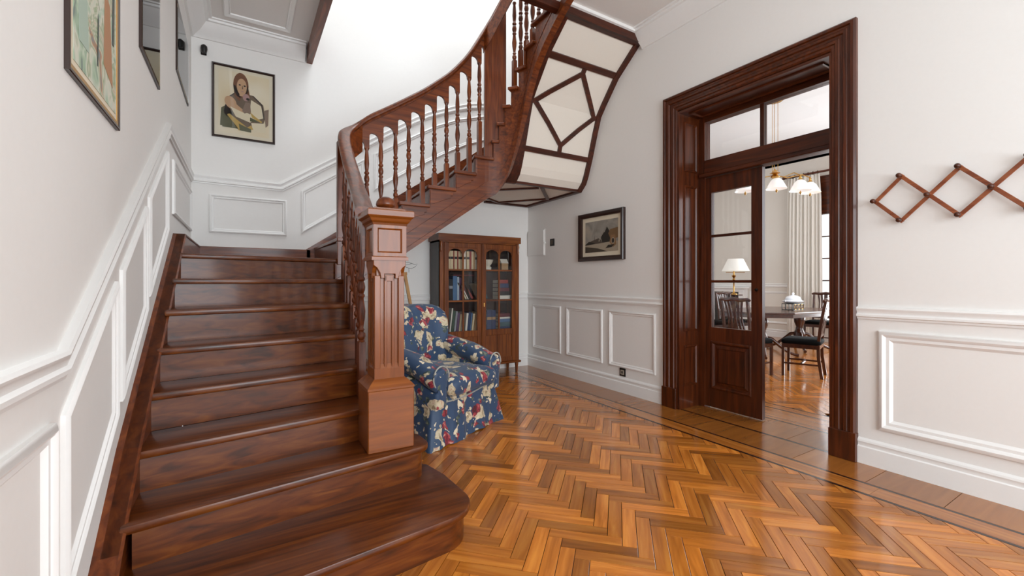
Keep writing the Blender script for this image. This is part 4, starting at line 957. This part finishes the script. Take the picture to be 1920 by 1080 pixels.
# mother and child drawing on the back wall
sk_ = ['7A4A2A', 'C9A07A', '6E5A46', 'E4D6B8', '5A5A3A', 'C2A050', '8A7260', '1E1610', 'B08A84']
SKM = [plain('wash_'+n, h, .8) for n, h in zip(('auburn', 'skin', 'shawl', 'cloth', 'olive', 'straw', 'taupe', 'ink', 'rose'), sk_)]
def ell(cx, cy, rx, ry, a=0, n=18, a0=0, a1=2*PI):
    return [(cx+rx*math.cos(t)*math.cos(a)-ry*math.sin(t)*math.sin(a), cy+rx*math.cos(t)*math.sin(a)+ry*math.sin(t)*math.cos(a)) for t in [a0+(a1-a0)*i/n for i in range(n)]]
fig = [([(.08, .10), (.10, .36), (.2, .42), (.3, .3), (.30, .08)], 5, 1), ([(.14, .30), (.2, .52), (.34, .62), (.66, .62), (.84, .5), (.88, .3), (.8, .12), (.3, .12)], 3, 1),
       ([(.14, .31), (.205, .53), (.34, .625), (.35, .612), (.215, .52), (.155, .31)], 8, 2), ([(.86, .28), (.82, .5), (.66, .62), (.65, .607), (.805, .49), (.847, .28)], 8, 2),
       (ell(.26, .46, .11, .085, -.5), 2, 3), ([(.2, .42), (.3, .38), (.55, .28), (.56, .33), (.34, .46), (.24, .5)], 2, 4), ([(.62, .55), (.8, .48), (.84, .30), (.6, .22), (.52, .3), (.6, .4)], 4, 2),
       (ell(.44, .74, .135, .19), 1, 3), ([(.31, .74), (.33, .56), (.42, .5), (.45, .6), (.4, .68)], 1, 3), ([(.56, .76), (.6, .6), (.56, .52), (.5, .58), (.5, .68)], 1, 3), (ell(.455, .72, .088, .125), 2, 5), ([(.41, .58), (.5, .58), (.51, .64), (.42, .64)], 2, 4),
       (ell(.42, .745, .02, .010), 8, 6), (ell(.505, .74, .02, .010), 8, 6), ([(.462, .735), (.47, .735), (.476, .69), (.462, .69)], 8, 6), (ell(.465, .652, .022, .008), 9, 6), (ell(.53, .57, .06, .055), 9, 6), (ell(.56, .55, .03, .02), 8, 7), ([(.46, .36), (.52, .5), (.6, .5), (.62, .34), (.54, .3)], 7, 5),
       ([(.25, .40), (.35, .26), (.6, .2), (.66, .24), (.5, .33)], 4, 5), ([(.2, .27), (.24, .29), (.55, .12), (.62, .16), (.66, .10), (.4, .06)], 6, 6), ([(.1, .2), (.22, .25), (.4, .08), (.12, .08)], 5, 6), ([(.4, .16), (.62, .10), (.62, .05), (.42, .06)], 5, 7),
       (ell(.55, .29, .06, .05), 4, 7), ([(.6, .36), (.7, .3), (.82, .24), (.8, .22), (.64, .28)], 6, 7), ([(.86, .42), (.94, .45), (.93, .2), (.88, .16)], 7, 4), ([(.60, .28), (.68, .26), (.75, .22), (.6, .22)], 5, 8), ([(.62, .2), (.88, .22), (.88, .08), (.66, .06)], 4, 4)]
cream = artmat('drawing_paper', [(.3, 'DCC6A0'), (.5, 'E4D3B2'), (.7, 'EADDC4')], 2.2, .3)
picture('framed_picture', 'black framed drawing of a seated woman holding a baby above the landing', (-.272, YB, 2.755), (1, 0, 0), LV, NB, .575, .765, .022, .03, dframe, .035, cream, (SKM, fig), True, enlarge=True)
# landscape on the right wall
LC = [plain('oil_'+n, h, .6) for n, h in (('earth', '4A4034'), ('hay', '7A5E3E'), ('roofs', '554A40'), ('pale', 'A79A86'), ('shade', '2E2A24'), ('ochre', '8C6B48'))]
sky_ = artmat('oil_sky', [(.3, '7E7A72'), (.5, '9A948A'), (.7, 'A89C8C')], 5, .8)
land = [([(0, 0), (1, 0), (1, .30), (0, .30)], 4, 1), ([(0, 0), (.7, 0), (.4, .12), (0, .2)], 1, 2), ([(0, .27), (.2, .37), (.42, .44), (.5, .38), (.55, .28), (0, .24)], 3, 2), ([(.0, .26), (.12, .36), (.3, .30), (.3, .26)], 5, 3),
        ([(.5, .44), (.62, .62), (.68, .78), (.74, .66), (.80, .5), (.78, .3), (.55, .28)], 5, 3), ([(.72, .56), (.78, .68), (1, .72), (1, .4), (.8, .36)], 2, 4), ([(.76, .28), (.8, .5), (.92, .5), (.95, .2), (.86, .12)], 6, 5), (ell(.86, .32, .05, .10), 4, 6), (ell(.86, .32, .035, .075), 5, 7), ([(.43, .34), (.45, .43), (.47, .34)], 4, 6), ([(.3, .4), (.306, .6), (.312, .4)], 5, 6), ([(.64, .1), (.82, .12), (.9, .2), (.72, .2)], 5, 6), ([(.5, .46), (.53, .46), (.62, .6), (.6, .62)], 5, 5)]
picture('framed_picture', 'small landscape oil painting in a dark wood frame beside the bookcase corner', (XR, 4.29, 1.50), (0, -1, 0), LV, NR, .77, .585, .055, .045, dframe, .05, sky_, (LC, land), False)

# ------------------------------------------------------------------ wall fittings
t = thing('meter_cupboard', 'white flush metal cupboard door on the wall beside the bookcase', 'cupboard', (XR, 5.26, 1.63))
M().box(XR-.006, XR, 5.05, 5.47, 1.62, 2.0).build('frame', white, t); M().box(XR-.022, XR-.006, 5.06, 5.465, 1.63, 1.985).build('door', white, t, bev=.002)
M().lathe([(0, 0), (.012, 0), (.012, .02), (0, .02)], (XR-.022, 5.03, 1.79), 10).build('knob', trimw, t)
t = thing('light_switch', 'small dark square light switch between white cupboard door and landscape painting', 'switch', (XR, 4.88, 1.74))
M().box(XR-.010, XR, 4.83, 4.925, 1.742, 1.842).build('plate', black, t, bev=.003); M().box(XR-.015, XR-.010, 4.855, 4.90, 1.762, 1.822).build('rocker', plain('switch_rocker', '4A3C30', .5), t, bev=.002)
t = thing('power_socket', 'black wall socket just above the baseboard left of the doorway', 'socket', (XR, 3.56, .19)); t['label'] = 'black wall socket above the white baseboard near the doorway casing'
M().box(XR-.010, XR, 3.515, 3.605, .185, .275).build('plate', black, t, bev=.003); M().box(XR-.013, XR-.010, 3.535, 3.585, .205, .255).build('insert', plain('socket_insert', 'B8AFA0', .5), t); M().box(XR-.0145, XR-.013, 3.55, 3.57, .215, .245).build('socket_holes', black, t)
t = thing('motion_sensor', 'small black motion sensor high on the wall in the landing corner', 'sensor', (-.335, YB, 3.55))
M().box(-.365, -.315, YB-.02, YB, 3.57, 3.66).build('bracket', black, t, bev=.004); mm = M(); mm.lathe([(0, -.04), (.022, -.035), (.03, 0), (.028, .03), (.012, .045), (0, .046)], (-.335, YB-.045, 3.615), 14); mm.build('sensor_head', black, t, smooth=50)
# expanding peg rack
rk = thing('peg_rack', 'expanding wooden lattice peg rack on the white wall beside the doorway', 'coat rack', (XR, .5, 1.785))
Y0 = 1.235; per = .2705; zt_, zb_, zm_ = 1.930, 1.644, 1.785
def rbar(ya, za, yb2, zb, lay):
    d = Vector((0, yb2-ya, zb-za)).normalized()*.012
    M().bar((XR-.024-.009*lay, ya-d.y, za-d.z), (XR-.024-.009*lay, yb2+d.y, zb+d.z), .022, .008, up=(1, 0, 0)).build('lattice_bar', RKY, rk, bev=.0015)
tops = [Y0-per/2-per*i for i in range(6)]; mids = [Y0-per*i for i in range(7)]
rbar(Y0, zm_, tops[0], zt_, 0); rbar(Y0, zm_, tops[0], zb_, 1)
for i in range(5):
    rbar(tops[i], zt_, tops[i+1], zb_, 1); rbar(tops[i], zb_, tops[i+1], zt_, 0)
rbar(tops[5], zt_, mids[6], zm_, 1); rbar(tops[5], zb_, mids[6], zm_, 0)
for y, z_ in [(v, zt_) for v in tops]+[(v, zb_) for v in tops]+[(v, zm_) for v in mids]:
    mm = M(); mm.T = Matrix.Translation((XR-.003, y, z_)) @ Matrix.Rotation(-PI/2, 4, 'Y')
    mm.lathe([(0, .0), (.008, 0), (.008, .05), (.007, .058), (.013, .062), (.0155, .070), (.014, .079), (.008, .085), (0, .087)], seg=12); mm.build('peg', DZ, rk, smooth=50)

# ------------------------------------------------------------------ dining room furniture
dmah = dict(dark='2A120B', mid='43200F', light='5A2E18')
GZ, GX = [wood('dining_wood_'+a, axis=a, rough=.28, coat=.4, var=.08, **dmah) for a in 'ZX']
tabt = thing('dining_table', 'dark polished dining table with clipped corners on splayed pedestal legs', 'table', (8.15, 4.15, 0))
tp = [(6.98, 3.98), (7.45, 3.58), (8.85, 3.50), (9.3, 3.8), (9.3, 4.55), (8.9, 4.85), (7.4, 4.85), (6.98, 4.5)]
M().prism(tp, .722, .752).build('table_top', GX, tabt, bev=.006); M().prism(inset(tp, .03), .665, .722).build('apron', GX, tabt)
for cx in (7.55, 8.8):
    M().lathe([(0, .18), (.07, .18), (.09, .22), (.10, .28), (.065, .36), (.055, .42), (.085, .50), (.095, .58), (.07, .64), (.12, .665), (0, .666)], (cx, 4.15, 0), 16).build('pedestal', GZ, tabt, smooth=50)
    for a in range(4):
        an = a*PI/2+.6; c_, s_ = math.cos(an), math.sin(an)
        prof = [(.04, .30, .03), (.14, .28, .03), (.26, .17, .027), (.38, .075, .024), (.47, .035, .022), (.53, .028, .026)]
        M().tube([(cx+c_*r, 4.15+s_*r, z_) for r, z_, _ in prof], [r for _, _, r in prof], 8).build('splayed_foot', GZ, tabt, smooth=60)
velvet = plain('black_seat_velvet', '070707', .9, spec=.15)
def chair_parts():
    t = thing('dining_chair', 'dark wooden dining chair', 'chair', (0, 0, 0), 0, 'chairs round the dining table')
    for sx in (-1, 1):
        M().loft([[(sx*.205+a*.016, -.20+b*.016, z_) for a, b in ((-1, -1), (1, -1), (1, 1), (-1, 1))] for z_ in (0, .43)]).build('leg', GZ, t, world=False, bev=.003)
        pts = [(sx*.19, .225, 0), (sx*.19, .19, .25), (sx*.19, .185, .45), (sx*.195, .215, .70), (sx*.20, .265, 1.0)]
        m = M(); m.loft([[(x+a*.015, y+b*.018, z_) for a, b in ((-1, -1), (1, -1), (1, 1), (-1, 1))] for x, y, z_ in pts]); m.build('rear_leg', GZ, t, world=False, bev=.003)
        M().bar((sx*.2, -.19, .17), (sx*.19, .195, .17), .018, .022).build('stretcher', GZ, t, world=False)
    M().bar((-.19, 0, .17), (.19, 0, .17), .018, .022).build('stretcher', GZ, t, world=False)
    M().box(-.22, .22, -.215, .205, .375, .435).build('seat_rail', GX, t, world=False, bev=.004)
    rings = [[(x, y, z_) for x, y in rrect(.225-i_, .215-i_, .04, 5, 0, -.005)] for i_, z_ in ((.0, .43), (-.006, .455), (.0, .48), (.04, .497), (.1, .503))]
    M().loft(rings).build('seat', velvet, t, world=False, smooth=60)
    m = M(); cr = [(-.235, .25, 1.0), (-.2, .26, 1.015), (-.1, .275, 1.005), (0, .28, 1.02), (.1, .275, 1.005), (.2, .26, 1.015), (.235, .25, 1.0)]
    m.tube(cr, [.014, .022, .026, .028, .026, .022, .014], 8); m.build('crest_rail', GX, t, world=False, smooth=60)
    M().bar((-.19, .20, .55), (.19, .20, .55), .02, .04).build('back_rail', GX, t, world=False)
    for dx, w in ((0, .03), (-.075, .018), (.075, .018), (-.13, .014), (.13, .014)):
        m = M(); m.loft([[(dx*(1-.25*math.sin(k*PI)) + a*w*(.5+.5*abs(math.cos(k*PI))), .20+.078*k+b*.008, .55+.45*k) for a, b in ((-1, -1), (1, -1), (1, 1), (-1, 1))] for k in (0, .2, .4, .6, .8, 1)]); m.build('back_splat', GZ, t, world=False, smooth=30)
    return t
c0 = chair_parts()
# facing (-y local) -> heading
spots = [((6.42, 2.98), (-.30, .95), 'dining chair seen side on at near end of table with black seat'),
         ((5.86, 3.42), (1, -.12), 'slat backed dining chair behind the glazed door leaf'),
         ((7.80, 5.22), (-.1, -1), 'dining chair on far long side of table nearest the fireplace'),
         ((8.45, 5.20), (-.1, -1), 'dining chair on far long side of table nearest the curtain'),
         ((9.55, 4.12), (-1, -.1), 'dining chair at window end of the table before the curtain')]
for i, ((x, y), (dx, dy), lb) in enumerate(spots):
    o = c0 if i == 0 else copy_tree(c0)
    o.location = (x, y, 0); o.rotation_euler = (0, 0, math.atan2(dy, dx)+PI/2); o['label'] = lb
# tureen on its stand
tn = thing('tureen', 'white china tureen on a low pierced metal stand on dining table', 'tureen', (8.30, 4.02, .752))
chn = plain('white_china', 'F0F2F6', .15, coat=.5)
m = M(); m.box(-.18, .18, -.10, .10, 0, .008); m.box(-.18, .18, -.10, .10, .105, .115); m.build('stand', dkmetal, tn, world=False)
for x in (-.175, -.06, .06, .175):
    for y in (-.095, .095): M().box(x-.005, x+.005, y-.005, y+.005, .008, .105).build('stand_post', dkmetal, tn, world=False)
for x in (-.115, .0, .115):
    m = M(); m.tube([(x+.048*math.cos(a), -.097, .056+.045*math.sin(a)) for a in [2*PI*i/14 for i in range(15)]], .005, 6); m.build('stand_ring', brass, tn, world=False)
def oval(r, z_): return [(r*1.0*math.cos(2*PI*i/20), r*.6*math.sin(2*PI*i/20), z_) for i in range(20)]
M().loft([oval(.12, .115), oval(.20, .13), oval(.245, .15), oval(.25, .155), oval(.2, .165), oval(.16, .18), oval(.17, .20), oval(.165, .215)]).build('dish', chn, tn, world=False, smooth=60)
M().loft([oval(.17, .215), oval(.13, .24), oval(.06, .255), oval(.02, .262), oval(.03, .28), oval(.02, .30), oval(.005, .305)]).build('lid', chn, tn, world=False, smooth=60)
M().tube([(-.25, 0, .15), (-.29, 0, .165), (-.27, 0, .185)], .012, 8).build('handle', chn, tn, world=False, smooth=60); M().tube([(.25, 0, .15), (.29, 0, .165), (.27, 0, .185)], .012, 8).build('handle', chn, tn, world=False, smooth=60)
# chandelier
cl = thing('chandelier', 'brass hanging lamp with white glass bell shades over the dining table', 'chandelier', (7.0, 3.65, ZD))
shade_m, nt, b = newmat('opal_glass'); b.inputs['Base Color'].default_value = lin('F4F4F2'); b.inputs['Roughness'].default_value = .25; b.inputs['Transmission Weight'].default_value = .0; b.inputs['Subsurface Weight'].default_value = .3; b.inputs['Emission Color'].default_value = (1, .97, .93, 1); b.inputs['Emission Strength'].default_value = .25
M().lathe([(0, 0), (.11, 0), (.115, -.012), (.09, -.03), (.03, -.04), (0, -.045)], (0, 0, 0), 20).build('canopy', brass, cl, world=False, smooth=50)
for dx in (-.04, -.012, .045): M().tube([(dx*.85, -dx*.52, -.03), (dx*.85, -dx*.52, -1.13)], .004, 6).build('hanging_rod', brass, cl, world=False)
M().lathe([(0, -1.06), (.02, -1.08), (.05, -1.115), (.075, -1.13), (.03, -1.145), (.05, -1.17), (.065, -1.19), (.03, -1.21), (0, -1.22)], (0, 0, 0), 14).build('central_boss', brass, cl, world=False, smooth=50)
shp = [(.028, 0), (.05, -.012), (.085, -.05), (.115, -.11), (.14, -.16), (.147, -.17), (.141, -.165), (.11, -.108), (.08, -.052), (.045, -.016), (.025, -.006)]
def shade(x, y, z_):
    s_ = M().lathe(shp, (x, y, z_), 20).build('lamp_shade', shade_m, cl, world=False, smooth=60)
    M().lathe([(0, .075), (.012, .07), (.02, .05), (.015, .03), (.03, .015), (.03, -.004), (0, -.006)], (x, y, z_), 12).build('socket', brass, s_, world=False, smooth=50)
    M().lathe([(0, -.165), (.008, -.18), (.018, -.20), (.008, -.22), (0, -.235)], (x, y, z_), 10).build('finial', brass, s_, world=False, smooth=50)
shade(0.02, -.012, -1.20)
for r, an in ((.36, -40), (.46, 148.5), (.62, -22)):
    x, y = r*math.cos(math.radians(an)), r*math.sin(math.radians(an)); zz_ = -1.24
    M().tube([(0, 0, -1.16), (x*.35, y*.35, -1.19), (x*.75, y*.75, -1.13), (x, y, -1.17)], .008, 6).build('arm', brass, cl, world=False, smooth=60)
    shade(x, y, zz_)
# curtain and rod
cr_ = thing('curtain_rod', 'dark curtain rod with knob end above the dining room window', 'curtain rod', (XF-.12, 4.0, 3.52))
M().tube([(XF-.14, 5.06, 3.52), (XF-.14, 2.2, 3.52)], .022, 10).build('rod', DY, cr_, smooth=60); mm = M(); mm.T = Matrix.Translation((XF-.14, 5.06, 3.52)) @ Matrix.Rotation(-PI/2, 4, 'X'); mm.lathe([(0, 0), (.03, .0), (.02, .015), (.035, .04), (.03, .07), (0, .085)], seg=12); mm.build('finial', DY, cr_, smooth=50)
for yy_ in (4.98, 2.3): M().box(XF-.14, XF, yy_-.012, yy_+.012, 3.50, 3.53).build('bracket', dkmetal, cr_)
cu = thing('curtain', 'long cream pleated curtain hanging beside the dining room window', 'curtain', (XF-.14, 4.7, 0))
cm = plain('curtain_linen', 'F1ECE3', .9, bump=.1, bscale=300)
rings = []
for z_ in (.02, .6, 1.4, 2.2, 3.0, 3.4, 3.48):
    rg_ = []
    for i in range(91):
        u = i/90; sp = lerp(z_, [(0, 1.06), (3.0, 1.0), (3.48, .92)]); yy_ = 4.70+(u-.5)*-.66*sp
        rg_.append((XF-.14+.032*math.sin(u*2*PI*9+.4*math.sin(z_*1.3))+.012*math.sin(u*31), yy_, z_))
    rings.append(rg_+[(x+.004, y, zz_) for x, y, zz_ in rg_[::-1]])
M().loft(rings).build('pleated_panel', cm, cu, smooth=70)
for i in range(7): mm = M(); yy_ = 4.98-.09*i; mm.tube([(XF-.14+.03*math.cos(a), yy_, 3.52+.03*math.sin(a)) for a in [2*PI*k/12 for k in range(13)]], .005, 5); mm.build('curtain_ring', DY, cu)
# fireplace, lamp on a pedestal
fp = thing('fireplace', 'white mantel fireplace with black slate opening on the dining room wall', 'fireplace', (XF, 6.45, 0))
m = M(); m.box(XF-.16, XF, 6.78, 6.93, 0, 1.08); m.box(XF-.16, XF, 6.0, 6.14, 0, 1.08); m.box(XF-.16, XF, 6.14, 6.78, 1.0, 1.08); m.build('surround', trimw, fp, bev=.006)
M().box(XF-.20, XF, 5.96, 6.97, 1.08, 1.12).build('mantel_shelf', trimw, fp, bev=.006); M().box(XF-.12, XF-.02, 6.14, 6.78, .0, 1.0).build('fireback', plain('black_slate', '24221F', .3), fp)
pd = thing('pedestal_stand', 'slim dark pedestal stand holding the dining room table lamp', 'stand', (8.97, 5.53, 0))
M().lathe([(0, 0), (.16, 0), (.16, .02), (.03, .05), (.022, .1), (.03, .5), (.02, .9), (.05, .955), (.0, .955)], (0, 0, 0), 14).build('column', GZ, pd, world=False, smooth=50); M().lathe([(0, .955), (.17, .955), (.175, .965), (.17, .975), (0, .975)], (0, 0, 0), 20).build('top', GX, pd, world=False, smooth=40)
lp = thing('table_lamp', 'brass table lamp with wide white shade seen through the glazed door', 'lamp', (8.97, 5.53, .976))
M().lathe([(0, 0), (.08, 0), (.075, .015), (.03, .03), (.014, .06), (.014, .30), (.03, .315), (.03, .33), (.012, .345), (.035, .38), (.045, .40), (.015, .42), (.01, .55), (0, .55)], (0, 0, 0), 14).build('lamp_base', brass, lp, world=False, smooth=50)
M().tube([(-.14, .09, .47), (.20, -.12, .47)], .008, 6).build('swing_arm', brass, lp, world=False)
lampsh, nt, b = newmat('lamp_shade_linen'); b.inputs['Base Color'].default_value = lin('F3EFE6'); b.inputs['Roughness'].default_value = .8; b.inputs['Emission Color'].default_value = (1, .96, .9, 1); b.inputs['Emission Strength'].default_value = .15
M().lathe([(.27, .50), (.15, .76), (.147, .757), (.267, .50)], (.03, -.02, 0), 28).build('lamp_shade', lampsh, lp, world=False, smooth=60)
